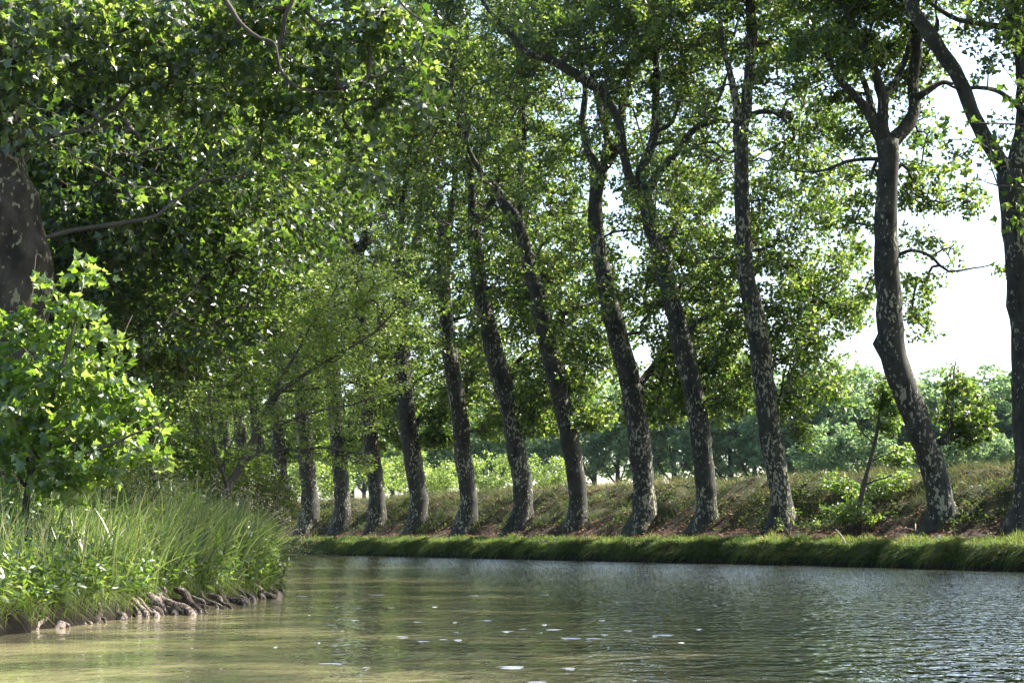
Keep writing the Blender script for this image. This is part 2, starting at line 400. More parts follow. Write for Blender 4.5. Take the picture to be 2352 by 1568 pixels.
# ------------------------------------------------------------------ crowns
def in_ell(r, c, rad, n, shell=.35):
    d = unit(r.normal(size=(n, 3))); k = (shell + (1 - shell) * r.rand(n)) ** (1 / 2.2)
    return np.asarray(c) + d * k[:, None] * np.asarray(rad)
def grow(nodes, clumps, r, sag=.10):
    """join clumps to the limbs by branching twigs; returns edges and clump growth directions"""
    nodes = np.asarray(nodes); par = [-1] * len(nodes); P = [p for p in nodes]
    arr = np.zeros((len(nodes) + 2 * len(clumps), 3)); arr[:len(nodes)] = nodes; m = len(nodes); base = m
    dist = np.array([np.min(np.sum((nodes - c) ** 2, 1)) for c in clumps]) if len(clumps) else []
    dirs = np.zeros((len(clumps), 3))
    for ci in np.argsort(dist):
        c = clumps[ci]; d2 = np.sum((arr[:m] - c) ** 2, 1); j = int(np.argmin(d2)); a = arr[j]
        L = math.sqrt(d2[j]); mid = a * .45 + c * .55 + r.normal(size=3) * .10 * L; mid[2] += sag * L * (1 if c[2] > a[2] - .3 else -.6)
        arr[m] = mid; par.append(j); arr[m + 1] = c; par.append(m); m += 2
        dirs[ci] = unit(c - mid)
    cnt = np.zeros(m)
    for i in range(m - 1, base - 1, -1):
        cnt[i] += 1
        if par[i] >= base: cnt[par[i]] += cnt[i]
    e = np.arange(base, m); pa = np.array(par)[base:m] if m > base else np.array([], int)
    return arr[:m], e, pa, cnt, dirs
def foliage(root, nodes, clumps, r, size, per, tmpl, mat, rad=.5, twig=.0075, up=.5, flat=.75, name='crown', tmat=None, cap=.09, hang=.25):
    clumps = np.asarray(clumps)
    arr, e, pa, cnt, dirs = grow(nodes, clumps, r)
    if len(e):
        mb = MB(); rr = np.minimum(twig * np.sqrt(cnt), cap)
        ra = np.where(pa >= len(nodes), rr[pa], np.minimum(rr[e] * 1.15, cap))
        prisms(mb, arr[pa], arr[e], ra, rr[e], 4)
        # short leaf twigs inside each clump
        k = 3; cc = np.repeat(clumps, k, 0); dd = unit(np.repeat(dirs, k, 0) + r.normal(size=(len(cc), 3)) * .8)
        prisms(mb, cc, cc + dd * rad * .9, np.full(len(cc), twig), np.full(len(cc), twig * .4), 3)
        mb.build('twig_sprays', tmat or M_twig, root)
    n = per * len(clumps)
    if not n: return
    ci = np.repeat(np.arange(len(clumps)), per)
    d = unit(r.normal(size=(n, 3))); q = r.rand(n) ** .45
    csz = (.7 + .6 * r.rand(len(clumps)))[ci]
    P = clumps[ci] + d * (q * rad * csz)[:, None] * np.array([1.15, 1.15, flat]) + dirs[ci] * rad * .35
    P[:, 2] -= hang * rad * r.rand(n)
    cv = r.rand(len(clumps))[ci]
    rv = np.clip(.25 * cv + .75 * r.rand(n), 0, .999)
    mb = MB(); leaves(mb, P, size, tmpl, r, up, d + dirs[ci], .45, rv)
    mb.build(name, mat, root, smooth=False)

def px_blob(x, y, rx, ry, d, rd):
    c = W(x, y, d); k = d / F; return c, np.array([rx * k, rd, ry * k])
def clumps_from(r, blobs, d, dens, nseed):
    out = []
    for bl in blobs:
        x, y, rx, ry, dd, rd = bl[:6]; f = bl[6] if len(bl) > 6 else 1.0
        c, rad = px_blob(x, y, rx, ry, d + dd, rd)
        n = max(2, int(dens * f * 4.19 * rad[0] * rad[1] * rad[2]))
        out.append(in_ell(r, c, rad, n))
    P = np.concatenate(out)
    if d > 50: P = P[noise(P, nseed + 40, 1.0, 2) > -.18]
    return P

def limb_pts(pts, d, dd=0.0):
    """(x, y, width) in frame units at distance d drifting by dd"""
    n = len(pts)
    return [W(p[0], p[1], d + dd * (i / max(1, n - 1))) for i, p in enumerate(pts)], [p[2] * .5 * d / F for p in pts]

def make_tree(label, d, trunk, limbs, clumps, r, per=40, size=.17, rad=.5, tmpl=MID, mat=M_plane, bark=M_bark, ground=None, group='plane trees in the far bank row',
              name='plane_tree', seed=0, knobs=(), shoots=None, sides=16, flare=.5, step=.35, cat='tree', twig=.0075, up=.28):
    P, R = limb_pts(trunk, d)
    base = P[0]; zg = float(ground if ground is not None else gz(base[:2])[0])
    root = empty(name, (base[0], base[1], zg), label, cat, group)
    P = [np.array([base[0], base[1], zg - 1.0])] + P; R = [R[0]] + R
    if P[1][2] < zg - .9: P.pop(1); R.pop(1)
    mb = MB(); kn = [(W(kx, ky, d - kz), kr, kh) for kx, ky, kz, kr, kh in knobs]
    tp, tr_ = tube(mb, P, R, sides, step, seed, .07, (zg - .2, 1.1, flare), kn)
    mb.build('trunk', bark, root)
    nodes = [tp[tp[:, 2] > zg + 4.0]] if limbs else [tp[len(tp) // 3:]]
    for li, (pts, dd) in enumerate(limbs):
        mb = MB(); LP, LR = limb_pts(pts, d, dd); LP.append(LP[-1] + (LP[-1] - LP[-2]) * .8 + np.array([0, 0, .15])); LR.append(min(.012, LR[-1] * .5))
        q, _ = tube(mb, LP, LR, 10 if LR[0] > .1 else 7, step * .9, seed * 7 + li, .07, None, (), .05)
        mb.build('limb', M_twig if bark is M_barknear else bark, root); nodes.append(q)
    nodes = np.concatenate(nodes); sel = nodes[:: max(1, len(nodes) // 260)]
    foliage(root, sel, clumps, r, size, per, tmpl, mat, rad, twig, up)
    if shoots is not None and len(shoots):
        foliage(root, tp[tp[:, 2] > zg + .8][::3], shoots, r, size * .95, per, tmpl, mat, .32, .006, .45, .8, 'shoot_foliage')
    return root, tp

def row_clumps(r, base, top, n, lo=6.3, hi=25.0, rx=5.0, ry=4.3, nseed=1, thr=-.15):
    """clumps of one crown of the row: a tall ovoid round the leaning trunk, open on the water side low down"""
    out = []; Tn = np.array([-NV[1], NV[0]])
    while len(out) < n:
        m = 1500; z = lo + (hi - lo) * r.rand(m) ** 1.35; a = r.rand(m) * 6.28; k = np.sqrt(r.rand(m)) * .95 + .05
        prof = np.sqrt(np.clip(1 - ((z - (lo + hi) * .5 + .5) / ((hi - lo) * .56)) ** 2, 0.05, 1))
        s = k * prof * rx * np.cos(a); t = k * prof * ry * np.sin(a)
        f = np.clip((z - base[2]) / (top[2] - base[2]), 0, 1.3)
        ax = base[None, :2] + (top - base)[None, :2] * f[:, None]
        P = np.column_stack([ax + s[:, None] * NV + t[:, None] * Tn, z])
        ok = (z > 20.5) | (s > .3) | ((z > 10.5) & (r.rand(m) < .22))
        ok &= (noise(P, nseed, .55, 2) > thr - .1) & (noise(P, nseed + 7, 1.1, 2) > -.12)
        ok &= (k * prof > .25) | (r.rand(m) < .4)
        out += list(P[ok])
    return np.array(out[:n])

def top_crown(i, x, y, seed, n=300, lo=19.):
    b = np.array([RXY[i][0], RXY[i][1], 1.3]); t = W(x, y, ROWD[i]); return row_clumps(RS(seed), b, t, n, lo, 30., 5.6 if lo < 10 else 6.5, 4.6, seed)
# T1..: (label, index, trunk, limbs, extra blobs, ...)
r = RS(101)
# --- first tree, at the right edge
T1_tr = [(2364, 1205, 78), (2363, 1100, 70), (2362, 1000, 66), (2356, 850, 64), (2350, 700, 66), (2336, 560, 62), (2328, 450, 62), (2322, 395, 66)]
T1_l = [([(2322, 400, 44), (2296, 370, 40), (2262, 316, 36), (2240, 268, 34), (2223, 228, 34), (2192, 165, 34), (2160, 120, 34), (2126, 75, 34), (2098, 20, 32), (2070, -70, 24), (2040, -170, 14)], -1.0),
        ([(2330, 400, 50), (2348, 330, 46), (2355, 250, 42), (2350, 150, 40), (2332, 60, 38), (2318, -30, 32), (2310, -160, 20)], 1.0),
        ([(2135, 85, 20), (2148, 70, 16), (2152, 52, 10), (2150, 38, 5)], 0),
        ([(2352, 262, 16), (2331, 237, 12), (2300, 212, 11), (2270, 204, 10), (2215, 203, 9), (2190, 205, 7)], -.6),
        ([(2345, 70, 18), (2250, 55, 14), (2180, 35, 11), (2130, 0, 9), (2110, -30, 6)], -1.2)]
T1_b = [(2330, 110, 55, 60, 0, 1.6, 1.2), (2260, 120, 50, 40, -1, 1.2, .9), (2300, 40, 70, 40, 0, 1.6, 1.2), (2225, 30, 60, 25, 0, 1.2, .7), (2300, 160, 50, 45, 1, 1.2, .7), (2290, 300, 22, 30, 0, .6, .6),
        (2190, 350, 26, 18, -.6, .5, .9), (2320, 520, 30, 30, 1.5, .5, .5), (2290, -120, 160, 120, 1, 3), (2420, 0, 120, 200, 2, 3), (2120, -130, 120, 80, -1, 2.5), (2440, 400, 70, 180, 1, 2.5, .8), (2345, 640, 22, 20, 1, .4, .6)]
ROWD = {i: d for i, (x, d) in enumerate(ROW)}
make_tree('dark plane tree at the right edge forking into a long bare left limb', ROWD[0], T1_tr, T1_l, np.concatenate([clumps_from(r, T1_b, 54, 3.6, 1), top_crown(0, 2330, 400, 811)]), r, 40, .19, .38, seed=1,
          knobs=[(2316, 690, 0, .25, .10)])
# --- second tree
T2_tr = [(2165, 1212, 74), (2160, 1150, 62), (2146, 1085, 58), (2118, 1000, 62), (2090, 925, 60), (2062, 850, 62), (2048, 785, 62), (2042, 690, 58), (2036, 600, 56), (2034, 527, 54), (2037, 440, 50), (2041, 370, 50), (2038, 325, 56)]
T2_l = [([(2045, 330, 40), (2073, 299, 34), (2096, 262, 30), (2100, 198, 27), (2107, 110, 27), (2104, 44, 26), (2085, -20, 20), (2070, -120, 12)], .8),
        ([(2034, 335, 34), (2028, 290, 28), (2027, 228, 26), (2012, 167, 20), (1985, 110, 16), (1955, 57, 12), (1930, -10, 8)], -.6),
        ([(2027, 228, 18), (2048, 205, 16), (2068, 165, 14), (2084, 125, 12), (2092, 90, 10)], .4),
        ([(2030, 335, 28), (2004, 283, 24), (1977, 237, 21), (1942, 198, 18), (1912, 150, 13), (1880, 100, 8)], -1.0),
        ([(2012, 295, 20), (2000, 240, 16), (1981, 176, 13), (1968, 140, 9)], 1.2),
        ([(2030, 365, 12), (2000, 366, 10), (1946, 373, 9), (1893, 391, 7), (1850, 395, 4)], -.8),
        ([(2052, 590, 12), (2070, 580, 10), (2091, 575, 9), (2139, 589, 8), (2178, 624, 6), (2235, 615, 4), (2270, 610, 3)], -.5),
        ([(2105, 225, 18), (2135, 205, 15), (2166, 188, 12), (2190, 190, 8)], .3),
        ([(2160, 1015, 16), (2178, 1012, 12), (2184, 960, 7), (2192, 880, 4)], .2)]
T2_b = [(2000, 60, 110, 70, 1, 2.2), (2060, 150, 60, 60, 1.5, 1.6), (2122, 150, 42, 80, 2, 1.4), (2110, 270, 40, 60, 2, 1.2), (1900, 130, 110, 90, 0, 2.4, .9), (1930, 260, 70, 60, 1, 1.8, .8), (1960, 330, 50, 40, 1.5, 1.2, .6),
        (2085, 400, 40, 60, 2, 1.3, 1.1), (2130, 425, 50, 50, 2, 1.2, 1.1), (2190, 450, 60, 40, 2.5, 1.1, 1.0), (2245, 455, 35, 22, 2, .8, .8), (1965, 420, 60, 50, 1.5, 1.6, .7), (1980, 540, 55, 60, 2, 1.6, .6), (2000, 640, 40, 40, 2, 1.0, .6),
        (2090, 560, 40, 40, 2, 1.2, .7), (2160, 560, 38, 36, .5, .9, .8), (2215, 590, 55, 36, 0, .9, .9), (2150, 620, 40, 22, 0, .8, 1.0), (2260, 560, 30, 28, 0, .8, .7), (2270, 610, 25, 15, 0, .6, .9),
        (2095, 680, 42, 60, 1.5, 1.1, .9), (2115, 740, 26, 40, 1.5, .8, 1.0), (2070, -120, 190, 110, 1, 3.4), (1920, -60, 120, 90, 0, 2.6)]
T2_s = [(2200, 930, 34, 90, .4, .7, 2.4), (2225, 960, 50, 62, .4, .8, 2.2), (2195, 850, 12, 40, .3, .3, 3.0), (2255, 985, 26, 34, .4, .5, 2.2), (2172, 930, 24, 60, .8, .5, 1.6)]
make_tree('leaning plane tree with a leafy shoot cluster low on its right side', ROWD[1], T2_tr, T2_l, np.concatenate([clumps_from(r, T2_b, 58.5, 6.5, 2), top_crown(1, 2040, 330, 812)]), r, 40, .19, .38, seed=2,
          knobs=[(2017, 792, 0, .14, .22), (2018, 790, .2, .25, .10), (2168, 1012, 0, .25, .12), (2106, 258, 0, .2, .08), (2085, 862, 0, .12, .06)], shoots=clumps_from(r, T2_s, 58.5, 7.0, 3))
# --- third
T3_tr = [(1800, 1208, 64), (1794, 1150, 50), (1784, 1080, 50), (1770, 1000, 52), (1756, 900, 50), (1748, 820, 50), (1738, 745, 48), (1718, 660, 42), (1710, 580, 38), (1704, 450, 36), (1702, 350, 34), (1700, 290, 36)]
T3_l = [([(1703, 300, 32), (1713, 245, 28), (1722, 180, 26), (1727, 100, 26), (1722, 20, 24), (1716, -90, 16)], .5),
        ([(1698, 290, 24), (1689, 235, 20), (1678, 175, 16), (1664, 125, 12), (1655, 60, 8)], -.5),
        ([(1716, 268, 14), (1745, 258, 12), (1780, 262, 9), (1815, 290, 6)], -.6),
        ([(1724, 120, 14), (1736, 62, 14), (1770, 35, 10), (1810, 20, 6)], .5),
        ([(1690, 345, 10), (1670, 350, 8), (1640, 325, 6), (1600, 330, 4)], 1.0),
        ([(1760, 985, 8), (1790, 920, 6), (1800, 860, 5), (1835, 760, 4)], 1.2)]
T3_b = [(1800, 60, 110, 90, 1, 2.4, 1.0), (1860, -40, 120, 60, 0, 2.6), (1700, -60, 140, 80, 1, 3.0), (1650, 60, 70, 80, 1, 2.2, .9), (1800, 190, 90, 70, .5, 2.2, .8), (1845, 290, 80, 50, 1, 2, .8), (1770, 320, 50, 40, 1, 1.6, .6), (1830, 400, 90, 60, 1, 2.2, .8),
        (1780, 480, 60, 50, 1.5, 2, .8), (1860, 500, 80, 60, 1.5, 2, .7), (1800, 590, 80, 60, 1.5, 2.2, .9), (1880, 620, 80, 60, 1.5, 2, .7), (1830, 700, 90, 60, 2, 2.2, 1.1), (1900, 730, 60, 60, 2, 1.8, .9), (1810, 790, 60, 50, 2, 1.8, 1.2), (1880, 820, 60, 40, 2, 1.4, .8),
        (1940, 690, 50, 60, 2, 1.6, .6), (1740, 400, 40, 60, 2, 1.4, .5)]
T3_s = [(1828, 950, 28, 50, .5, .6, 2.0), (1840, 985, 26, 34, .5, .6, 2.2), (1815, 920, 16, 30, .5, .4, 2.0), (1720, 700, 12, 10, -.3, .3, 2.0)]
make_tree('flaking plane tree just left of the stump with the sapling', ROWD[3], T3_tr, T3_l, np.concatenate([clumps_from(r, T3_b, 66.5, 4.0, 4), top_crown(3, 1700, 290, 813, 820, 6.3)]), r, 38, .19, .40, seed=3,
          knobs=[(1812, 1060, 0, .16, .10), (1706, 372, 0, .2, .08), (1790, 900, 0, .2, .05)], shoots=clumps_from(r, T3_s, 66.5, 7.0, 5))
# --- fourth
T4_tr = [(1620, 1212, 58), (1624, 1150, 48), (1614, 1050, 48), (1602, 950, 46), (1586, 870, 48), (1570, 800, 48), (1548, 710, 42), (1528, 630, 42), (1508, 560, 38), (1490, 490, 36), (1478, 440, 38)]
T4_l = [([(1472, 450, 26), (1448, 417, 24), (1434, 350, 20), (1421, 281, 20), (1400, 235, 22), (1382, 211, 24), (1350, 188, 26), (1325, 171, 24), (1270, 140, 20), (1215, 123, 16), (1171, 75, 13), (1122, 22, 10), (1080, -40, 6)], -2.5),
        ([(1480, 450, 28), (1472, 400, 26), (1494, 343, 24), (1505, 286, 22), (1504, 230, 18), (1507, 176, 17), (1509, 120, 14), (1512, 20, 11), (1505, -80, 8)], .8),
        ([(1488, 440, 24), (1510, 400, 20), (1544, 360, 18), (1575, 320, 17), (1601, 294, 15), (1654, 281, 13), (1695, 276, 10)], -1.0),
        ([(1600, 296, 12), (1632, 264, 11), (1648, 225, 9), (1663, 189, 7)], 0),
        ([(1506, 330, 10), (1560, 325, 8), (1600, 345, 6), (1640, 365, 5), (1675, 372, 4)], 1.2),
        ([(1512, 300, 12), (1545, 280, 9), (1560, 240, 7), (1580, 215, 5)], .6),
        ([(1575, 790, 14), (1600, 740, 12), (1640, 728, 10), (1662, 712, 8), (1700, 700, 5)], .8)]
T4_b = [(1560, 60, 100, 80, 1, 2.6, 1.0), (1450, 20, 110, 80, 0, 2.8, 1.0), (1540, -80, 160, 90, 1, 3.2), (1600, 170, 60, 70, 1, 2.2, .8), (1540, 190, 60, 60, 1, 2.2, .8), (1450, 150, 80, 60, 0, 2.2, .9), (1340, 90, 110, 60, -1, 2.4, 1.0), (1220, 60, 90, 60, -2, 2.2, 1.0),
        (1550, 440, 40, 50, 2, 1.8, .6), (1600, 400, 30, 20, 2, 1.4, .5), (1570, 560, 60, 50, 2, 2.0, .8), (1630, 640, 60, 60, 2, 2.2, .9), (1650, 760, 60, 70, 2.5, 2.2, 1.1), (1640, 860, 60, 50, 2.5, 2, 1.1), (1700, 880, 40, 50, 2.5, 1.6, 1.0), (1580, 700, 30, 70, 2.5, 1.8, .8), (1530, 330, 40, 40, 1.5, 1.8, .6), (1640, 560, 50, 40, 2, 1.8, .5)]
T4_s = [(1645, 985, 18, 34, .5, .5, 2.2), (1652, 945, 14, 20, .4, .4, 2.0)]
make_tree('plane tree whose long upper limb sweeps far left over its neighbours', ROWD[4], T4_tr, T4_l, np.concatenate([clumps_from(r, T4_b, 70.5, 3.5, 6), top_crown(4, 1478, 440, 814, 820, 6.3)]), r, 38, .19, .40, seed=4,
          knobs=[(1640, 1030, 0, .12, .10), (1632, 1010, 0, .12, .08), (1552, 800, 0, .25, .06)], shoots=clumps_from(r, T4_s, 70.5, 7.0, 7))

def std_tree(label, i, trunk, limbs, n, per=38, seed=0, blobs=(), lo=6.3, hi=29., rx=5.4, knobs=(), shoots=None, size=.21, thr=-.15):
    d = ROWD[i]; rr = RS(500 + seed); base = W(trunk[0][0], trunk[0][1], d); tp = W(trunk[-1][0], trunk[-1][1], d)
    cl = row_clumps(rr, base, tp, int(n * 2.9), lo, hi, rx, 4.3, 70 + seed, thr)
    if blobs: cl = np.concatenate([cl, clumps_from(rr, blobs, d, 2.4, 1)])
    return make_tree(label, d, trunk, limbs, cl, rr, int(per * 1.0), size, .43, seed=seed + 10, knobs=knobs, shoots=shoots)
# --- fifth
std_tree('plane tree with a thick side limb rising right at mid trunk', 5,
         [(1482, 1212, 62), (1480, 1130, 50), (1473, 1050, 50), (1462, 960, 50), (1446, 870, 52), (1426, 800, 48), (1412, 750, 48), (1398, 690, 42), (1384, 620, 38), (1374, 571, 36), (1367, 483, 34), (1372, 420, 32), (1384, 378, 34)],
         [([(1376, 395, 26), (1352, 350, 20), (1340, 315, 17), (1338, 260, 16), (1344, 205, 14), (1336, 140, 10), (1322, 60, 7)], 1.0),
          ([(1386, 385, 26), (1398, 340, 22), (1392, 300, 18), (1380, 258, 15), (1366, 206, 14), (1350, 120, 9)], .3),
          ([(1392, 380, 24), (1414, 345, 22), (1424, 290, 18), (1432, 235, 16), (1442, 190, 13), (1452, 110, 9), (1455, 20, 6)], -.6),
          ([(1462, 885, 22), (1480, 868, 18), (1508, 838, 17), (1540, 800, 15), (1580, 752, 12), (1630, 722, 8)], 1.5)], 330, 38, 5, knobs=[(1425, 780, 0, .25, .05), (1404, 352, 0, .2, .08)])
std_tree('plane tree with a crooked upper trunk bending left to a broken knob', 6,
         [(1322, 1216, 54), (1328, 1150, 42), (1316, 1050, 42), (1298, 960, 42), (1280, 880, 44), (1264, 810, 46), (1250, 750, 44), (1238, 690, 40), (1222, 640, 34), (1210, 590, 30), (1200, 545, 28), (1188, 505, 28), (1168, 480, 30), (1146, 450, 22)],
         [([(1168, 478, 20), (1140, 430, 18), (1108, 400, 15), (1080, 350, 12), (1060, 280, 9)], -1),
          ([(1190, 505, 18), (1200, 450, 16), (1195, 380, 14), (1205, 300, 12), (1200, 200, 9), (1210, 100, 7)], 1),
          ([(1262, 790, 20), (1282, 740, 18), (1300, 715, 15), (1345, 700, 12), (1400, 685, 9), (1440, 672, 5)], .5),
          ([(1300, 905, 11), (1330, 860, 9), (1365, 825, 8), (1400, 800, 6)], .8)], 350, 38, 6, knobs=[(1172, 482, 0, .22, .12)])
std_tree('plane tree with a bulging mid trunk throwing a curved limb to the right', 7,
         [(1196, 1216, 56), (1202, 1140, 46), (1190, 1050, 44), (1174, 960, 42), (1158, 890, 46), (1138, 820, 44), (1124, 760, 40), (1110, 700, 38), (1098, 620, 36), (1090, 550, 34), (1090, 500, 34)],
         [([(1086, 510, 24), (1083, 440, 20), (1076, 350, 16), (1072, 250, 13), (1078, 140, 10), (1070, 40, 7)], .5),
          ([(1094, 505, 24), (1118, 480, 20), (1138, 448, 18), (1166, 382, 16), (1184, 334, 15), (1196, 264, 14), (1192, 200, 12), (1184, 100, 9)], -.8),
          ([(1164, 892, 20), (1180, 850, 18), (1205, 815, 16), (1240, 793, 13), (1280, 780, 8)], .6),
          ([(1180, 935, 9), (1210, 900, 7), (1245, 860, 5)], .6)], 360, 38, 7, knobs=[(1150, 890, 0, .3, .06), (1112, 800, 0, .2, .06)])
std_tree('straight slim plane tree forking into a narrow V behind leaves', 8,
         [(1070, 1218, 54), (1076, 1150, 40), (1066, 1060, 40), (1056, 960, 38), (1042, 870, 38), (1030, 790, 36), (1024, 720, 34), (1018, 650, 32), (1020, 580, 32), (1022, 535, 32)],
         [([(1018, 545, 22), (1003, 505, 20), (988, 450, 17), (966, 370, 14), (956, 290, 12), (950, 200, 8)], .5),
          ([(1024, 545, 22), (1036, 495, 20), (1044, 440, 16), (1046, 340, 12), (1060, 240, 10), (1058, 120, 7)], -.5),
          ([(1032, 735, 12), (1055, 730, 9), (1085, 722, 7)], .5)], 370, 38, 8)
std_tree('plane tree with twin upper stems and a low limb arching to the right', 9,
         [(958, 1214, 54), (962, 1150, 42), (950, 1060, 42), (936, 970, 42), (928, 890, 38), (922, 800, 36), (920, 700, 34), (922, 620, 34)],
         [([(918, 640, 24), (922, 560, 20), (924, 480, 18), (936, 400, 16), (930, 320, 12), (940, 200, 9)], .5),
          ([(926, 640, 22), (946, 580, 18), (962, 500, 16), (970, 430, 14), (990, 330, 11), (1000, 220, 8)], -.5),
          ([(946, 985, 18), (966, 960, 14), (1000, 936, 13), (1028, 906, 9)], .3)], 390, 38, 9)
std_tree('plane tree with a wide Y fork seen above the pale green tree', 10,
         [(865, 1212, 48), (866, 1140, 38), (856, 1050, 36), (846, 950, 36), (840, 870, 34), (836, 780, 32), (830, 700, 32), (822, 620, 32), (820, 575, 32)],
         [([(816, 585, 24), (800, 540, 22), (782, 490, 18), (775, 420, 14), (760, 320, 10)], .4),
          ([(824, 585, 24), (842, 530, 22), (850, 450, 19), (862, 370, 15), (860, 260, 10)], -.4)], 380, 36, 10)
lab = {11: 'plane tree buttressed on its right behind the pale green tree', 12: 'plane tree with a bright sunlit right edge, nearest the tip of the reed bed',
       13: 'plane tree half hidden by ivy leaves just beyond the reed tip', 14: 'dim plane trunk behind the leaning bush stems', 15: 'dim plane trunk seen between the bush stems and the small shrub',
       16: 'thin distant plane trunk behind the small pale shrub', 17: 'distant plane trunk left of the small pale shrub', 18: 'farthest plane trunk, beside the bright leaves of the left sapling'}
wd = {11: 38, 12: 40, 13: 32, 14: 32, 15: 30, 16: 30, 17: 30, 18: 28}
for i in range(11, 19):
    x = ROW[i][0]; w = wd[i]; q = RS(40 + i); k = -20 - 30 * q.rand()
    tr = [(x, 1206 - (i - 11) * 3, w * 1.3), (x + 2, 1150, w), (x - 6, 1050, w * .95), (x - 14, 950, w * .9), (x - 22, 860, w * .85), (x + k - 4, 760, w * .8), (x + k - 8, 680, w * .75)]
    fx = x + k - 8
    lm = [([(fx, 690, w * .55), (fx - 22, 630, w * .5), (fx - 40 - 20 * q.rand(), 540, w * .4), (fx - 50, 430, w * .25)], .5),
          ([(fx, 690, w * .55), (fx + 18, 620, w * .5), (fx + 22 + 20 * q.rand(), 520, w * .4), (fx + 30, 400, w * .25)], -.5)]
    std_tree(lab[i], i, tr, lm, 330 if i < 16 else 260, 30, i, size=.22, hi=30)
# trees of the same row outside the frame on the right: they shade and mirror in the canal
for k, L in enumerate((6, 12, 18, 24, 30, 36)):
    b = RXY[0] + d0 * L; q = RS(900 + k); z = float(gz(b)[0]); lean = np.array([-1.6, -.6])
    root = empty('plane_tree', (b[0], b[1], z), 'plane tree standing outside the right edge of the view', 'tree', 'plane trees in the far bank row')
    mb = MB(); tp, _ = tube(mb, [np.array([b[0] + lean[0] * t, b[1] + lean[1] * t, z - 1 + t * 13]) for t in (0, .1, .3, .6, 1.0)], [.45, .42, .38, .34, .28], 10, .6, 60 + k, .07, (z - .1, 1.5, .8))
    mb.build('trunk', M_bark, root); top = tp[-1]; nodes = [tp[tp[:, 2] > 7]]
    for a in range(4):
        an = a * 1.57 + k; mb = MB(); e = np.array([math.cos(an) * 2.2, math.sin(an) * 2.2, 0])
        q_, _ = tube(mb, [top - [0, 0, .4], top + e * .4 + [0, 0, 1.6], top + e * .8 + [0, 0, 4.5], top + e * 1.2 + [0, 0, 8]], [.22, .18, .12, .05], 7, .6, k * 5 + a)
        mb.build('limb', M_bark, root); nodes.append(q_)
    cl = row_clumps(q, np.array([b[0], b[1], z]), top, 520, 7., 30., 5.5, 4.5, 30 + k)
    foliage(root, np.concatenate(nodes)[::3], cl, q, .26, 24, MID, M_plane, .6)

# ------------------------------------------------------------------ big plane tree on the near left bank
r = RS(77)
dL = 25.0; gl = float(lz(np.array([[W(20, 1200, dL)[0], dL]]))[0])
NT_tr = [(20, 1160, 240), (26, 1000, 180), (26, 850, 165), (28, 740, 162), (30, 650, 168), (22, 560, 165), (12, 480, 158), (0, 400, 130), (-6, 300, 112), (-4, 200, 100), (-12, 80, 95), (-20, -60, 85)]
NT_l = [([(-14, 60, 60), (40, -60, 36), (180, -110, 26), (340, -80, 18), (480, -30, 13), (522, 15, 12), (552, 58, 10), (600, 95, 8), (625, 107, 6), (640, 160, 3)], -1.0),
        ([(-16, 0, 60), (160, -150, 40), (420, -160, 28), (700, -120, 18), (860, -60, 10), (930, 20, 5)], -.6),
        ([(10, 420, 20), (90, 330, 12), (200, 290, 9), (330, 200, 7), (470, 200, 5)], 1.5),
        ([(-20, -60, 60), (-60, -200, 44), (100, -330, 26)], 1),
        ([(30, 560, 16), (120, 540, 11), (240, 520, 12), (342, 500, 10), (400, 462, 9), (454, 425, 8), (500, 412, 6), (551, 405, 4)], 1.0),
        ([(454, 425, 6), (476, 395, 5), (490, 370, 3)], 0),
        ([(700, -90, 14), (640, 120, 9), (680, 200, 6), (760, 210, 4)], .5)]
NT_b = [(40, 60, 70, 60, -1.8, .5, 1.6), (25, 230, 60, 60, -1.8, .5, 1.4), (60, 330, 60, 40, -1.6, .4, 1.2), (30, 150, 70, 50, -1.8, .5, 1.5), (80, 60, 120, 70, 0, 1.2, 1), (250, 50, 130, 70, -.5, 1.2), (430, 60, 130, 70, -.5, 1.2), (620, 60, 120, 75, 0, 1.2), (790, 60, 120, 70, 0, 1.0, 1.1), (920, 80, 90, 70, 0, .9, 1.1), (300, 180, 120, 60, 0, 1.1, .9), (480, 180, 120, 60, 0, 1.1), (650, 190, 110, 60, 0, 1.0),
        (800, 190, 100, 55, 0, .9, 1.1), (930, 190, 70, 55, .3, .7, 1.3), (985, 250, 40, 26, .3, .35, 1.6), (560, 290, 110, 50, .5, .9, .8), (720, 290, 90, 45, .5, .8, .9), (850, 300, 70, 45, .5, .7, 1.1), (80, 180, 60, 50, 0, .8, .9), (30, 250, 60, 50, -.8, .6, 1),
        (400, 270, 90, 50, .5, .9, .7), (780, 380, 60, 36, .5, .6, .9), (640, 380, 70, 36, .6, .7, .7), (500, 400, 80, 40, .8, .8, .6), (850, 390, 30, 40, .4, .4, .9), (330, 450, 60, 40, 1, .7, .5), (300, -30, 300, 30, 0, 1, .8), (700, -30, 260, 30, 0, 1, .8),
        (20, 160, 50, 60, -1.2, .5, 1.2), (140, 330, 50, 40, .5, .6, .6),  (560, 520, 40, 30, 1, .5, .4)]
make_tree('massive mottled plane tree trunk with burls at the left edge', dL, NT_tr, NT_l, clumps_from(r, NT_b, dL + 1.2, 15.0, 9), r, 22, .165, .28, tmpl=LOBED, mat=M_near, bark=M_barknear,
          ground=gl, group='plane trees on the near bank', seed=31, sides=36, step=.10, flare=.5, twig=.0045,
          knobs=[(88, 455, .12, .16, .16), (112, 490, .1, .10, .14), (60, 430, .3, .14, .12), (98, 565, .25, .16, .12), (120, 620, .1, .14, .12), (60, 600, .45, .2, .06), (20, 520, .5, .22, .08), (110, 690, .1, .15, .04)])

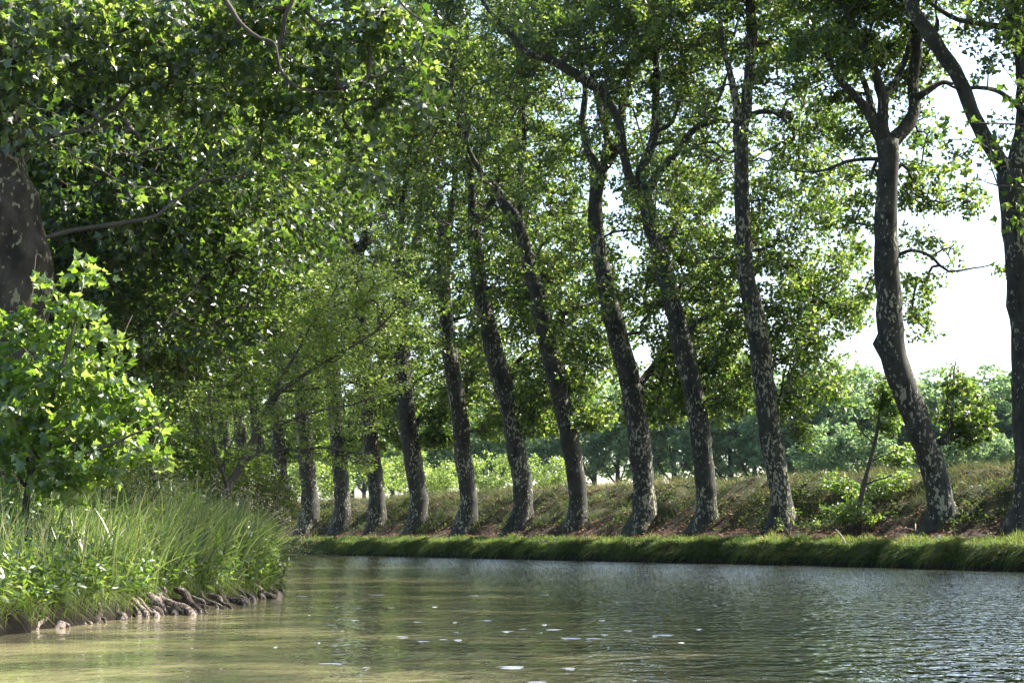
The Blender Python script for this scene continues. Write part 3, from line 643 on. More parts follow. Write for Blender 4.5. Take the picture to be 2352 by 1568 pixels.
# broad plane sapling growing in front of that trunk
r = RS(78); ds = 20.6
SP_tr = [(60, 1150, 16), (80, 1050, 14), (110, 950, 11), (140, 850, 9), (170, 750, 6), (190, 650, 4)]
SP_l = [([(70, 1090, 10), (40, 980, 8), (20, 860, 6), (60, 720, 3)], 1.0), ([(80, 1060, 10), (160, 980, 8), (230, 900, 6), (270, 820, 3)], .8),
        ([(75, 1080, 10), (200, 1040, 8), (300, 1000, 6), (370, 970, 3)], -.6), ([(60, 1120, 8), (-30, 980, 7), (-60, 850, 4)], .4)]
SP_b = [(190, 660, 34, 50, .3, .22, 1.3), (180, 740, 60, 46, .3, .35, 1.3), (70, 730, 26, 34, .2, .2, 1.2), (10, 720, 30, 40, .3, .25, 1.2), (60, 800, 110, 60, .4, .5), (210, 800, 70, 50, .3, .4, 1.3), (230, 870, 70, 45, .3, .4, 1.2), (110, 880, 120, 60, .2, .5), (0, 880, 70, 70, .2, .5),
        (280, 940, 80, 45, .2, .4, 1.3), (160, 970, 110, 60, 0, .5, 1.2), (40, 980, 80, 70, 0, .5, 1.1), (340, 960, 50, 34, 0, .25, 1.5), (330, 1020, 60, 40, -.2, .3, 1.4), (220, 1040, 90, 45, -.2, .4, 1.2), (100, 1050, 100, 45, 0, .45, 1.0), (365, 1040, 24, 24, -.2, .2, 1.5), (290, 860, 22, 20, .2, .2, 1.2), (70, 1090, 90, 40, -.1, .4, 1.0), (180, 1095, 80, 34, -.2, .35, 1.0), (280, 1070, 60, 30, -.3, .3, 1.1), (0, 1060, 60, 50, 0, .4, 1), (130, 690, 30, 34, .3, .2, 1)]
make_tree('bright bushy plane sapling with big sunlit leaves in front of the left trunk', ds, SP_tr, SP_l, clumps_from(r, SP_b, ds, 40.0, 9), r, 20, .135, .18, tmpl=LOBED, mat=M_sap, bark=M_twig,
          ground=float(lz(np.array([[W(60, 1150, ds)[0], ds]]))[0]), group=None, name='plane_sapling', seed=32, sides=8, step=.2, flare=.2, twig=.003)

# ------------------------------------------------------------------ plane trees on the near bank, behind
def left_tree(label, X, Y, n, seed, hi=20., lo=4.0, R_=5.0, size=.165, per=36, cx=0):
    q = RS(seed); z = float(lz(np.array([[X, Y]]))[0]); root = empty('plane_tree', (X, Y, z), label, 'tree', 'plane trees on the near bank')
    mb = MB(); tp, _ = tube(mb, [np.array([X, Y, z - 1]), np.array([X + .1, Y, z + 1]), np.array([X + .4, Y, z + 4]), np.array([X + .9, Y, z + 8.5])], [.45, .42, .36, .3], 14, .35, seed, .08, (z - .1, 1.3, .7))
    mb.build('trunk', M_bark, root); top = tp[-1]; nodes = [tp[tp[:, 2] > z + 3]]
    for a in range(6):
        an = a * 1.05 + seed; rd = R_ * (.5 + .4 * q.rand()); e = np.array([math.cos(an) * rd + cx * .5, math.sin(an) * rd, 0]); mb = MB(); st = tp[len(tp) * (5 + a % 3) // 8] if a % 2 else top
        q_, _ = tube(mb, [st - [0, 0, .2], st + e * .35 + [0, 0, 1.4], st + e * .75 + [0, 0, 3.5], st + e * 1.1 + [0, 0, 5.5 + 2 * q.rand()]], [.2, .16, .11, .04], 8, .4, seed * 5 + a, .07, None, (), .12)
        mb.build('limb', M_bark, root); nodes.append(q_)
    m = 9 * n; k = unit(q.normal(size=(m, 3))) * (q.rand(m) ** .45)[:, None]
    P = np.array([X + .8 + cx, Y, (lo + hi) / 2]) + k * np.array([R_, R_, (hi - lo) / 2])
    P = P[noise(P, seed, .6, 2) > -.2][:n * 2]
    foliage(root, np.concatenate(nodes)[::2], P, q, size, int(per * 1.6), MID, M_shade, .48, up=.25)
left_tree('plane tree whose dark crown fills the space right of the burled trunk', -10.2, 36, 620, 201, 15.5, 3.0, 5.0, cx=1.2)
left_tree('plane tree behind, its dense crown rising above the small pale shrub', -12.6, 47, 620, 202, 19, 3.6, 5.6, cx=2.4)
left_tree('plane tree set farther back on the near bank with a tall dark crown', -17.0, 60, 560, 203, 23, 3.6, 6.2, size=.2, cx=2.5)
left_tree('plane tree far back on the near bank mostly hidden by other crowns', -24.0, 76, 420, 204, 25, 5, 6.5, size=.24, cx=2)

# pale small-leaved tree leaning over the water behind the reeds
def spray_tree(name, label, cat, d, trunk, limbs, blobs, dens, per, size, seed, ground, mat=M_fine, rad=.22, twig=.0035, sides=9, group=None, tmpl=OVAL, flat=.45):
    r = RS(seed); P, R = limb_pts(trunk, d); root = empty(name, (P[0][0], P[0][1], ground), label, cat, group)
    P = [np.array([P[0][0], P[0][1], ground - .4])] + P[0:]; R = [R[0]] + R
    mb = MB(); tp, _ = tube(mb, P, R, sides, .15, seed, .08); mb.build('trunk', M_twig, root)
    nodes = [tp]
    for li, (pts, dd) in enumerate(limbs):
        mb = MB(); LP, LR = limb_pts(pts, d, dd); q, _ = tube(mb, LP, LR, 6, .2, seed * 7 + li, .07, None, (), .03)
        mb.build('limb', M_twig, root); nodes.append(q)
    foliage(root, np.concatenate(nodes)[::2], clumps_from(r, blobs, d, dens * 1.8, 1), r, size, int(per * 1.5), tmpl, mat, rad, twig, .8, flat, 'crown')
    return root
gd = float(lz(np.array([[W(520, 1130, 33)[0], 33.]]))[0])
spray_tree('leaning_tree', 'pale green small-leaved tree leaning right from behind the reeds', 'tree', 33.0,
           [(520, 1150, 22), (545, 1085, 19), (580, 1015, 17), (600, 960, 14)],
           [([(600, 962, 13), (640, 900, 11), (700, 860, 9), (780, 810, 7), (850, 770, 5), (920, 700, 3)], -.8), ([(600, 962, 10), (650, 860, 8), (710, 760, 6), (760, 680, 4), (800, 610, 3)], .6),
            ([(560, 1060, 9), (620, 1035, 7), (700, 1028, 5), (780, 1032, 4), (850, 1042, 3)], -.5), ([(640, 900, 6), (760, 890, 5), (880, 850, 3), (960, 800, 2)], 0), ([(590, 1000, 7), (680, 960, 5), (790, 930, 4), (900, 900, 2)], -1.0)],
           [(810, 640, 90, 50, 0, 1.0, 1.1), (900, 600, 60, 26, .3, .6, 1.0), (900, 680, 80, 40, 0, .9, 1.1), (720, 720, 90, 50, .2, 1.0, 1), (820, 740, 110, 50, 0, 1.1), (940, 770, 55, 40, 0, .8, 1), (700, 810, 100, 50, 0, 1.1, .9), (830, 830, 110, 45, 0, 1.1), (620, 860, 60, 60, 0, .9, .7),
            (740, 900, 110, 40, 0, 1.0, .9), (860, 900, 80, 40, 0, .9, .9), (660, 960, 80, 40, -.2, .9, .7), (780, 970, 90, 36, -.2, .9, .7), (830, 1040, 50, 30, -.3, .5, 1.2), (800, 1075, 50, 30, -.3, .5, .9), (720, 1030, 60, 20, -.3, .5, .7), (700, 660, 50, 36, 0, .6, .8), (865, 545, 22, 14, 0, .4, .6)],
           15, 30, .075, 301, gd, rad=.22)
spray_tree('small_shrub', 'upright pale shrub with small yellowish leaves left of the leaning tree', 'bush', 31.0,
           [(525, 1150, 9), (500, 1060, 8), (488, 980, 6), (480, 900, 4)],
           [([(505, 1080, 6), (540, 1000, 4), (560, 930, 3)], .3), ([(498, 1050, 5), (450, 980, 4), (430, 920, 3)], -.2), ([(515, 1110, 5), (520, 1020, 4), (515, 920, 3)], .5), ([(498, 1040, 4), (420, 1010, 3), (395, 985, 2)], -.2)],
           [(480, 900, 45, 26, 0, .4), (540, 920, 50, 28, 0, .4), (500, 950, 80, 34, 0, .5), (560, 970, 50, 28, 0, .4), (430, 985, 50, 26, -.1, .4), (500, 1010, 90, 30, 0, .5, .9), (560, 1030, 50, 26, 0, .4, .8), (470, 1050, 60, 24, 0, .4, .6), (510, 875, 14, 10, 0, .2), (450, 888, 14, 10, 0, .2)],
           30, 26, .06, 302, gd - .1, rad=.16)
gb = float(lz(np.array([[W(150, 1150, 23)[0], 23.]]))[0])
for k, (x, y, rx, ry, dd, lb) in enumerate([(60, 1130, 110, 60, 23.5, 'tangled bramble thicket low at the left edge under the bright sapling'), (230, 1120, 90, 60, 23.8, 'brownish bramble thicket in the shade right below the sapling'),
                                            (350, 1110, 60, 50, 24.5, 'small dark bramble bush between the sapling and the flowering reeds'), (630, 1150, 50, 60, 34.0, 'ivy-dark bush low behind the reed tip at the water')]):
    spray_tree('bramble_bush', lb, 'bush', dd, [(x, y + 60, 8), (x + 5, y + 10, 5), (x, y - 20, 3)], [([(x, y + 40, 4), (x - rx * .6, y - 10, 2)], 0), ([(x, y + 40, 4), (x + rx * .6, y - 10, 2)], 0)],
               [(x, y, rx, ry, 0, .8), (x - rx * .3, y - ry * .4, rx * .6, ry * .6, 0, .6), (x + rx * .4, y + 10, rx * .6, ry * .7, 0, .6)], 22, 34, .05, 310 + k, gb if k < 3 else .5, mat=M_bramble, rad=.17, sides=6, group='bramble thickets on the near bank', flat=.9)

for k, (x, y, rx, ry, dd, lb) in enumerate([(200, 1060, 120, 90, 29.0, 'dark undergrowth bush deep in the shade behind the bright sapling'), (340, 1010, 90, 120, 33.0, 'dark undergrowth bush between the sapling and the small pale shrub'),
                                            (80, 1000, 140, 140, 27.5, 'dark undergrowth bush beside the burled trunk'), (440, 1060, 60, 100, 37.0, 'dark undergrowth bush behind the small pale shrub'), (560, 1090, 60, 60, 38.0, 'dark undergrowth bush behind the stems of the leaning tree'), (500, 1120, 70, 50, 35.5, 'low dark undergrowth bush just behind the flowering stalks'),
                                            (625, 1135, 46, 46, 36.5, 'low dark undergrowth bush right of the leaning tree stems'), (400, 1085, 60, 60, 31.0, 'leafy undergrowth bush right of the bright sapling')]):
    g2 = float(lz(np.array([[W(x, y, dd)[0], float(dd)]]))[0])
    spray_tree('undergrowth_bush', lb, 'bush', dd, [(x, 1180, 12), (x + 5, y + 10, 7), (x, y - 20, 4)], [([(x, y + 40, 5), (x - rx * .6, y - 10, 3)], 0), ([(x, y + 40, 5), (x + rx * .6, y - 10, 3)], 0)],
               [(x, y, rx, ry, 0, 1.0), (x - rx * .3, y - ry * .4, rx * .6, ry * .6, 0, .8), (x + rx * .4, y + 10, rx * .6, ry * .7, 0, .8)], 9, 30, .11, 360 + k, g2, mat=M_plane, rad=.26, sides=6, group='undergrowth on the near bank', flat=.9, tmpl=MID)

# ------------------------------------------------------------------ near bank: grasses, weeds, flower heads, roots
r = RS(400)
def bank_pts(n, y0, y1, q0, q1, pw=1.0):
    Y = y0 + (y1 - y0) * r.rand(n); q = q0 + (q1 - q0) * r.rand(n) ** pw
    X = left_edge(Y) - q; return np.column_stack([X, Y, lz(np.column_stack([X, Y]))]), q
mb = MB()
P, q = bank_pts(6500, 14, 31.5, .08, 3.2, 1.2)
hf = np.interp(P[:, 1], [14, 17, 20, 24, 28, 32], [.42, .5, .68, 1.05, 1.05, .8]) * np.clip(.6 + q * .5, 0, 1.1) * (.75 + .35 * noise(P[:, :2], 41, 1.4, 2))
h = np.maximum(.15, hf * (.5 + .7 * r.rand(len(P)))); ang = r.rand(len(P)) * 6.28; ln = .15 + .6 * r.rand(len(P)) ** 1.5
lean = np.stack([np.cos(ang) * ln + .14, np.sin(ang) * ln - .05], 1)
blades(mb, P, h * 1.15, .010 + .014 * r.rand(len(P)) ** 2, lean, r, 5, .6, np.clip(.5 * r.rand(len(P)) + .28 + .34 * noise(P[:, :2], 43, 1.6, 2), 0, .999))
P, q = bank_pts(3000, 20.5, 30.5, .12, 1.8)
h = (.8 + .7 * r.rand(len(P))) * np.interp(P[:, 1], [21, 24, 28, 31], [.8, 1.05, 1.0, .8]); ang = r.rand(len(P)) * 6.28; ln = .1 + .65 * r.rand(len(P)) ** 1.5
blades(mb, P, h, .014 + .014 * r.rand(len(P)), np.stack([np.cos(ang) * ln + .25 + .2 * (P[:, 1] > 27), np.sin(ang) * ln - .1], 1), r, 6)
P, q = bank_pts(420, 18, 30.5, .2, 2.0); h = .8 + .6 * r.rand(len(P)); ang = r.rand(len(P)) * 6.28; ln = .05 + .3 * r.rand(len(P))
blades(mb, P, h, .006 + .004 * r.rand(len(P)), np.stack([np.cos(ang) * ln + .1, np.sin(ang) * ln], 1), r, 5, .5, np.full(len(P), .998))
P, q = bank_pts(1400, 16, 22, .3, 2.6)
h = .6 + .4 * r.rand(len(P)); ang = r.rand(len(P)) * 6.28; ln = .1 + .3 * r.rand(len(P))
blades(mb, P, h, .012 + .01 * r.rand(len(P)), np.stack([np.cos(ang) * ln, np.sin(ang) * ln], 1), r, 5)
P, q = bank_pts(150, 27.0, 30.2, .0, .5)           # long arching blades hanging over the water at the tip
h = .8 + .6 * r.rand(len(P)); ln = .7 + .7 * r.rand(len(P))
blades(mb, P, h, .012 + .01 * r.rand(len(P)), np.stack([ln, -.2 + .3 * r.rand(len(P))], 1), r, 8, .9)
tag(mb.build('reed_grass', M_reed), kind='stuff')
mb = MB()
P, q = bank_pts(4200, 14, 30.5, .04, .45)
h = .20 + .30 * r.rand(len(P)); ln = .35 + .5 * r.rand(len(P))
blades(mb, P, h, .006 + .006 * r.rand(len(P)), np.stack([ln * (.7 + .3 * r.rand(len(P))), (r.rand(len(P)) - .7) * ln * .8], 1), r, 5, 2.3)
P, q = bank_pts(9000, 14, 36, 2.8, 7)
h = .35 + .5 * r.rand(len(P)); ang = r.rand(len(P)) * 6.28; ln = .1 + .5 * r.rand(len(P))
blades(mb, P, h, .007 + .007 * r.rand(len(P)), np.stack([np.cos(ang) * ln, np.sin(ang) * ln], 1), r, 3)
tag(mb.build('grass', M_lip), kind='stuff')
mb = MB(); mst = MB()                                  # leafy weeds
B, q = bank_pts(1500, 14.5, 30.5, .1, 2.2, 1.1); H = (.25 + .35 * r.rand(len(B))) * np.interp(B[:, 1], [14, 20, 26], [.9, 1.3, 1.8]) * np.clip(.6 + q * .35, 0, 1.1)
tip = B + np.column_stack([.12 + .15 * r.normal(size=len(B)) * H, .15 * r.normal(size=len(B)) * H, H])
prisms(mst, B, tip, np.full(len(B), .004), np.full(len(B), .002), 3)
k = 16; t = np.tile(np.linspace(.25, 1, k), len(B)); bi = np.repeat(np.arange(len(B)), k); a = np.tile(np.arange(k) * 2.4, len(B)) + bi
P = B[bi] + (tip - B)[bi] * t[:, None]; o = np.stack([np.cos(a), np.sin(a), np.full(len(a), .8)], 1) * 1.6
leaves(mb, P, .13 * (1.25 - .5 * t), LANCE, r, .6, o, .3)
tag(mb.build('weeds', M_weed), kind='stuff'); tag(mst.build('weed_stems', M_weed), kind='stuff')
# tall flowering stalks: each plant is a thing
r = RS(410); FP = []
spots = [(560, 27.5, 1.25), (585, 28, 1.3), (610, 28.3, 1.2), (530, 27, 1.3), (500, 27.2, 1.35), (470, 26.5, 1.35), (440, 26, 1.4), (545, 29, 1.35), (625, 28.6, 1.0), (640, 28.8, .85), (655, 28.9, .75), (600, 28.4, 1.1), (410, 26, 1.4), (380, 25.5, 1.35), (515, 28.5, 1.4), (575, 29, 1.15)]
for k, (x, d, hh) in enumerate(spots):
    b = W(x, 1235, d); X = min(b[0], left_edge(d) - .05); z = float(lz(np.array([[X, d]]))[0])
    root = empty('flowering_reed', (X, d, z), 'tall stalk plant with faded pinkish flower heads above the reed bed', 'plant', 'pink-headed stalks in the reed bed')
    ms = MB(); mf = MB(); ml = MB(); ns = 5
    B = np.column_stack([X + .12 * r.normal(size=ns), d + .12 * r.normal(size=ns), np.full(ns, z - .03)]); lean = .15 + .25 * r.rand(ns) + (.25 if x > 615 else 0)
    M_ = B + np.column_stack([lean * .3, .05 * r.normal(size=ns), np.full(ns, hh * .6)]); T_ = B + np.column_stack([lean * .9, .1 * r.normal(size=ns), hh * (.85 + .2 * r.rand(ns))])
    prisms(ms, B, M_, np.full(ns, .005), np.full(ns, .004)); prisms(ms, M_, T_, np.full(ns, .004), np.full(ns, .002))
    bi = np.repeat(np.arange(ns), 10); leaves(ml, B[bi] + (M_ - B)[bi] * r.rand(len(bi))[:, None] * 1.1, .13, LANCE, r, .4, None, .2)
    bi = np.repeat(np.arange(ns), 8); pp = T_[bi] + r.normal(size=(len(bi), 3)) * np.array([.05, .05, .06]); leaves(mf, pp, .032, OVAL, r, .2)
    ms.build('stem', M_weed, root); ml.build('foliage', M_weed, root); mf.build('blossom', M_flower, root, smooth=False)
# roots and worn stubs along the waterline
r = RS(420)
ROOTS = [(62, 1440, 70, 70, .7, 'thick upright root post nearest the left edge of the waterline'), (22, 1442, 40, 46, .2, 'low dark root at the far left edge of the waterline'),
         (118, 1436, 50, 30, .2, 'low flat root right of the thick root post'), (165, 1428, 46, 30, .2, 'horizontal dark root ledge left of the pale upright root'), (212, 1424, 46, 56, 1, 'pale upright root leaning left, rising from the water'),
         (258, 1418, 44, 44, .6, 'ragged brown root just right of the pale upright root'), (310, 1412, 50, 52, 1, 'pale knobbly root stub in the middle of the bank edge'), (352, 1408, 60, 38, 1, 'long sloping pale root running down to the water'),
         (425, 1404, 52, 54, .9, 'big sunlit root slab with a dark hollow on its left'), (392, 1406, 44, 44, .2, 'dark hollow root behind the sunlit slab'), (482, 1393, 40, 30, .6, 'small root stub right of the sunlit slab'), (508, 1386, 36, 34, .9, 'round pale root knob by the water'),
         (552, 1378, 40, 30, .9, 'slanting narrow root beside the round knob'), (580, 1372, 44, 30, .9, 'slanting reddish root near the tip of the bank'), (605, 1367, 40, 26, .9, 'slim sloping root close to the tip of the bank'), (632, 1362, 30, 20, .8, 'last small root at the tip of the bank')]
for k, (x, y, w, hgt, br, lb) in enumerate(ROOTS):
    d = CAMZ * F / (y - 1235.); X = (x - 1176) / F * d; s = d / F
    root = empty('tree_root', (X, d, 0), lb, 'root', 'roots along the near waterline'); mb = MB()
    up_ = hgt * s * .85; wd_ = w * s * 1.3
    nst = 7 if w > 45 else 5
    for j in range(nst):
        o = (j / (nst - 1) - .5) * wd_ * 1.0 + wd_ * .08 * r.normal(); hh = up_ * (.45 + .75 * r.rand()); sl = wd_ * (.25 + .45 * r.rand()) * (1 if y < 1430 else .3); rr_ = wd_ * (.045 + .085 * r.rand() ** 1.5)
        pts = [np.array([X + o + sl * 1.1, d - .16 - .12 * r.rand(), -.12]), np.array([X + o + sl * .8 + .04 * r.normal(), d - .12, up_ * .10]), np.array([X + o + sl * .25 + .05 * r.normal(), d - .06 + .08 * r.rand(), hh * (.35 + .3 * r.rand())]),
               np.array([X + o - sl * .4 + .04 * r.normal(), d + .06, hh * .9]), np.array([X + o - sl * 1.1, d + .30, hh * .9 + .04])]
        tube(mb, pts, [rr_ * 1.5, rr_ * 1.2, rr_ * (.7 + .6 * r.rand()), rr_ * 1.15, rr_ * .8], 9, .03, 700 + k * 9 + j, .42)
    mb.build('root_wood', M_root, root)

# ------------------------------------------------------------------ far bank: grass, litter, stump, bushes
r = RS(500)
def row_pts(n, x0, x1, s0, s1, pw=1.0):
    """points on the bank between fractions of the row, offset across by s"""
    Y = x0 + (x1 - x0) * r.rand(n); base = np.column_stack([np.interp(Y, RC[:, 1][np.argsort(RC[:, 1])], RC[:, 0][np.argsort(RC[:, 1])]), Y])
    s = s0 + (s1 - s0) * r.rand(n) ** pw; XY = base + NV * s[:, None]
    return np.column_stack([XY, gz(XY)]), s
nv3 = np.array([NV[0], NV[1]])
mb = MB()
for (y0, y1, n) in ((40, 70, 26000), (70, 100, 20000), (100, 150, 9000)):
    P, s = row_pts(n, y0, y1, -3.12, -1.7, 1.3)
    f = np.clip((-2.6 - s) / .5, 0, 1); tuft = .5 + .5 * noise(P[:, :2], 51, 1.6, 3)
    h = (.08 + .26 * r.rand(n) ** 1.4) * (.25 + 1.35 * tuft ** 1.3) * (1 + .5 * f); ang = r.rand(n) * 6.28; ln = .25 + .4 * r.rand(n)
    lean = np.stack([np.cos(ang) * ln, np.sin(ang) * ln], 1) - nv3 * (1.5 * f)[:, None]
    rv = np.clip(.50 * r.rand(n) + .22 + .45 * noise(P[:, :2], 52, .7, 3), 0, .995)
    blades(mb, P, h, np.interp(P[:, 1], [40, 100], [.012, .022]) * (.7 + .6 * r.rand(n)), lean, r, 3, .95, rv)
for (y0, y1, n) in ((40, 70, 16000), (70, 100, 11000), (100, 140, 4000)):
    P, s = row_pts(n, y0, y1, -3.18, -2.8); tuft = .5 + .5 * noise(P[:, :2], 53, 1.1, 3); h = (.16 + .30 * r.rand(n)) * (.5 + .9 * tuft); ang = r.rand(n) * 6.28
    lean = np.stack([np.cos(ang), np.sin(ang)], 1) * .25 - nv3 * .6
    blades(mb, P, h, np.interp(P[:, 1], [40, 100], [.012, .022]) * (.7 + .6 * r.rand(n)), lean, r, 4, 3.0, np.clip(.6 * r.rand(n) + .3 * tuft, 0, .995))
tag(mb.build('verge_grass', M_lip), kind='stuff')
mb = MB()
for (y0, y1, n) in ((42, 70, 30000), (70, 105, 24000), (105, 160, 9000)):
    P, s = row_pts(n, y0, y1, -.6, 6.5, .85)
    pn = noise(P[:, :2], 61, .55, 3); keep = (pn + .26 * (s - 2.0)) > -.05 - .3 * r.rand(n); P = P[keep]; s = s[keep]; pn = pn[keep]; m = len(P)
    h = (.16 + .34 * r.rand(m)) * (.7 + .7 * (pn > .1)); ang = r.rand(m) * 6.28; ln = .2 + .6 * r.rand(m)
    lean = np.stack([np.cos(ang) * ln, np.sin(ang) * ln], 1) - nv3 * .8
    rv = np.clip(.5 * r.rand(m) + .25 + .55 * noise(P[:, :2], 62, .45, 3), 0, .995) * np.interp(s, [0, 2.6], [.35, 1])
    blades(mb, P, h, np.interp(P[:, 1], [40, 100], [.013, .024]) * (.7 + .6 * r.rand(m)), lean, r, 3, .9, rv)
tag(mb.build('slope_grass', M_dry), kind='stuff')
mb = MB()
P, s = row_pts(26000, 42, 140, -1.9, 3.2, 1.3); pn = noise(P[:, :2], 61, .55, 3); P = P[(pn + .26 * (s - 2.0) < .05)]; P[:, 2] += .02
leaves(mb, P, .13, MID, r, 1.6, None, 0)
tag(mb.build('fallen_leaves', M_litter, smooth=False), kind='stuff')
mb = MB(); P, s = row_pts(1700, 44, 140, -.3, 2.6); P = P[noise(P[:, :2], 66, .6, 3) > .05]; k = 26     # ivy and low weeds creeping over the slope
ci = np.repeat(np.arange(len(P)), k); dd = r.normal(size=(len(ci), 3)) * np.array([.22, .22, .10]); dd[:, 2] = np.abs(dd[:, 2])
Q_ = P[ci] + dd; Q_[:, 2] = gz(Q_[:, :2]) + dd[:, 2] + .02
leaves(mb, Q_, .10, MID, r, .5, None, .2, np.clip(.6 * r.rand(len(ci)) + .3 * r.rand(len(P))[ci], 0, .99))
tag(mb.build('undergrowth', M_bramble, smooth=False), kind='stuff')

def bush(name, label, x, y, d, blobs, dens, per, size, seed, mat=M_plane, tmpl=MID, group=None, stems=5, rad=.25, cat='bush'):
    q = RS(seed); b = W(x, y, d); z = float(gz(b[:2])[0]); root = empty(name, (b[0], b[1], z), label, cat, group)
    cl = clumps_from(q, blobs, d, dens, 1); cl = cl[cl[:, 2] > gz(cl[:, :2]) + .05]
    mb = MB(); nodes = []
    for k in range(stems):
        e = cl[q.randint(len(cl))]; p0 = np.array([b[0], b[1], z - .1]); nd, _ = tube(mb, [p0, p0 * .5 + e * .5 + [0, 0, .1], e], [.025, .018, .008], 5, .2, seed + k); nodes.append(nd)
    mb.build('stem', M_twig, root)
    foliage(root, np.concatenate(nodes), cl, q, size, per, tmpl, mat, rad, .004, .6, .8, 'foliage'); return root
# stump and its sapling
sx, sy, sd = 1994, 1168, 62.6; b = W(sx, sy, sd); zz = float(gz(b[:2])[0])
root = empty('tree_stump', (b[0], b[1], zz), 'cut grey tree stump between the leaning tree and the flaking tree', 'stump'); mb = MB()
tube(mb, [[b[0], b[1], zz - .6], [b[0], b[1], zz], [b[0] + .01, b[1], zz + .3], [b[0] + .02, b[1], zz + .46]], [.36, .33, .27, .26], 18, .08, 88, .14, (zz - .1, .6, .5)); mb.build('stump_wood', M_bark, root)
mb = MB(); an = np.arange(18) * 2 * PI / 18; mb.add(np.concatenate([np.stack([b[0] + .02 + .235 * np.cos(an), b[1] + .235 * np.sin(an), np.full(18, zz + .515) + .012 * np.cos(an * 3)], 1), np.stack([b[0] + .02 + .24 * np.cos(an), b[1] + .24 * np.sin(an), np.full(18, zz + .44)], 1), [[b[0] + .02, b[1], zz + .52]]]),
                                           [(k, (k + 1) % 18, (k + 1) % 18 + 18, k + 18) for k in range(18)], [(k, 36, (k + 1) % 18) for k in range(18)]); mb.build('cut_face', M_cut, root)
spray_tree('plane_sapling', 'slender young plane sapling rising beside the stump', 'tree', 62.0, [(1976, 1160, 13), (1984, 1115, 11), (1998, 1060, 9), (2012, 1005, 8), (2020, 950, 6), (2032, 880, 4)],
           [([(1998, 1060, 5), (2030, 1045, 4), (2070, 1030, 3)], .2), ([(2008, 1020, 4), (1975, 985, 3), (1958, 950, 2)], -.2), ([(1985, 1112, 5), (2020, 1100, 4), (2050, 1090, 3)], -.3)],
           [(2034, 890, 16, 34, 0, .35, 1.2), (2040, 950, 30, 40, 0, .5, 1.2), (2045, 1000, 34, 36, 0, .5, 1.1), (2060, 1040, 30, 26, 0, .4, 1.2), (1962, 945, 22, 22, 0, .35, .9), (1995, 985, 22, 20, 0, .35, .8), (2020, 920, 22, 40, .2, .4, .9), (2080, 1000, 18, 22, .2, .3, .9)], 26, 26, .17, 330,
           float(gz(W(1976, 1160, 62)[:2])[0]), mat=M_weed, rad=.25, twig=.005, sides=7, tmpl=MID, flat=.8)
bush('plane_shrub', 'bright leafy plane shrub crowding the left side of the stump', 1940, 1190, 62.0, [(1940, 1130, 50, 40, 0, .8, 1.2), (1920, 1165, 46, 34, -.2, .7), (1955, 1160, 40, 36, -.2, .7), (1900, 1150, 26, 22, 0, .5), (1945, 1095, 30, 20, .1, .5)], 26, 26, .15, 340, M_weed)
bush('plane_shrub', 'low spreading leafy shrub on the slope right of the stump', 2060, 1140, 62.8, [(2060, 1110, 55, 28, .2, .7), (2100, 1095, 40, 24, .3, .6), (2030, 1120, 34, 24, 0, .5), (2085, 1125, 36, 18, .1, .5)], 26, 26, .15, 341, M_weed)
bush('bramble_bush', 'small pale-leaved seedling bush at the foot of the flaking tree', 1812, 1212, 65.0, [(1810, 1190, 32, 16, 0, .4), (1830, 1180, 24, 14, 0, .4), (1795, 1200, 20, 12, 0, .3)], 16, 24, .07, 342, M_fine, OVAL, rad=.18)
bush('bramble_bush', 'low leafy seedlings above the reddish leaf litter', 1862, 1210, 64.0, [(1862, 1185, 32, 14, 0, .4), (1885, 1195, 24, 12, 0, .3)], 12, 20, .11, 343, M_weed, rad=.18)
bush('plane_shrub', 'drooping leafy sprig under the stump by the litter', 1985, 1205, 61.0, [(1985, 1192, 34, 12, 0, .4), (2000, 1186, 24, 10, 0, .3)], 12, 20, .13, 344, M_plane, rad=.18)
# dead sticks on the slope
r = RS(350)
for k, (x, y, x2, y2, lb) in enumerate([(1920, 1215, 1945, 1240, 'pale broken stick slanting on the leaf litter'), (2070, 1222, 2108, 1240, 'dry twig lying at the foot of the leaning tree'), (2104, 1238, 2103, 1222, 'short upright peg stuck in the verge')]):
    A = W(x, y, 59.5); B = W(x2, y2, 58.8); A[2] = max(A[2], float(gz(A[:2])[0]) + .03); B[2] = float(gz(B[:2])[0]) + .0 if k < 2 else A[2] - .3
    root = empty('dead_stick', tuple(B), lb, 'stick'); mb = MB(); tube(mb, [B, (A + B) / 2 + [0, 0, .05], A], [.02, .02, .012], 5, .1, k); mb.build('stick_wood', M_cut, root)

# ------------------------------------------------------------------ distance: hedge bushes and the far row of trees
def far_tree(seed, H=22., R_=5., n=230, lowf=.22):
    q = RS(seed); root = empty('distant_tree', (0, 0, 0), 'x', 'tree'); mb = MB()
    tp, _ = tube(mb, [[0, 0, -1], [.1, 0, 3], [.3, .1, H * .4], [.1, 0, H * .75]], [.5, .42, .32, .12], 8, 1., seed, .06); mb.build('trunk', M_bark, root); nodes = [tp]
    for a in range(5):
        an = a * 1.26 + seed; e = np.array([math.cos(an), math.sin(an), 0]) * R_ * .8; st = tp[len(tp) * (4 + a % 3) // 9]; mb = MB()
        q_, _ = tube(mb, [st, st + e * .5 + [0, 0, H * .1], st + e + [0, 0, H * .26]], [.2, .14, .05], 5, 1., a); mb.build('limb', M_bark, root); nodes.append(q_)
    m = n * 6; k = unit(q.normal(size=(m, 3))) * (q.rand(m) ** .4)[:, None]
    P = np.array([.2, 0, H * (.5 + lowf / 2)]) + k * np.array([R_, R_, H * (.5 - lowf / 2)]); P = P[(noise(P, seed, .5, 2) > -.2) & (noise(P, seed + 3, 1.1, 2) > -.15)][:int(n * 1.15)]
    foliage(root, np.concatenate(nodes), P, q, .60, 24, MID, M_far, .75, .012, .15); return root
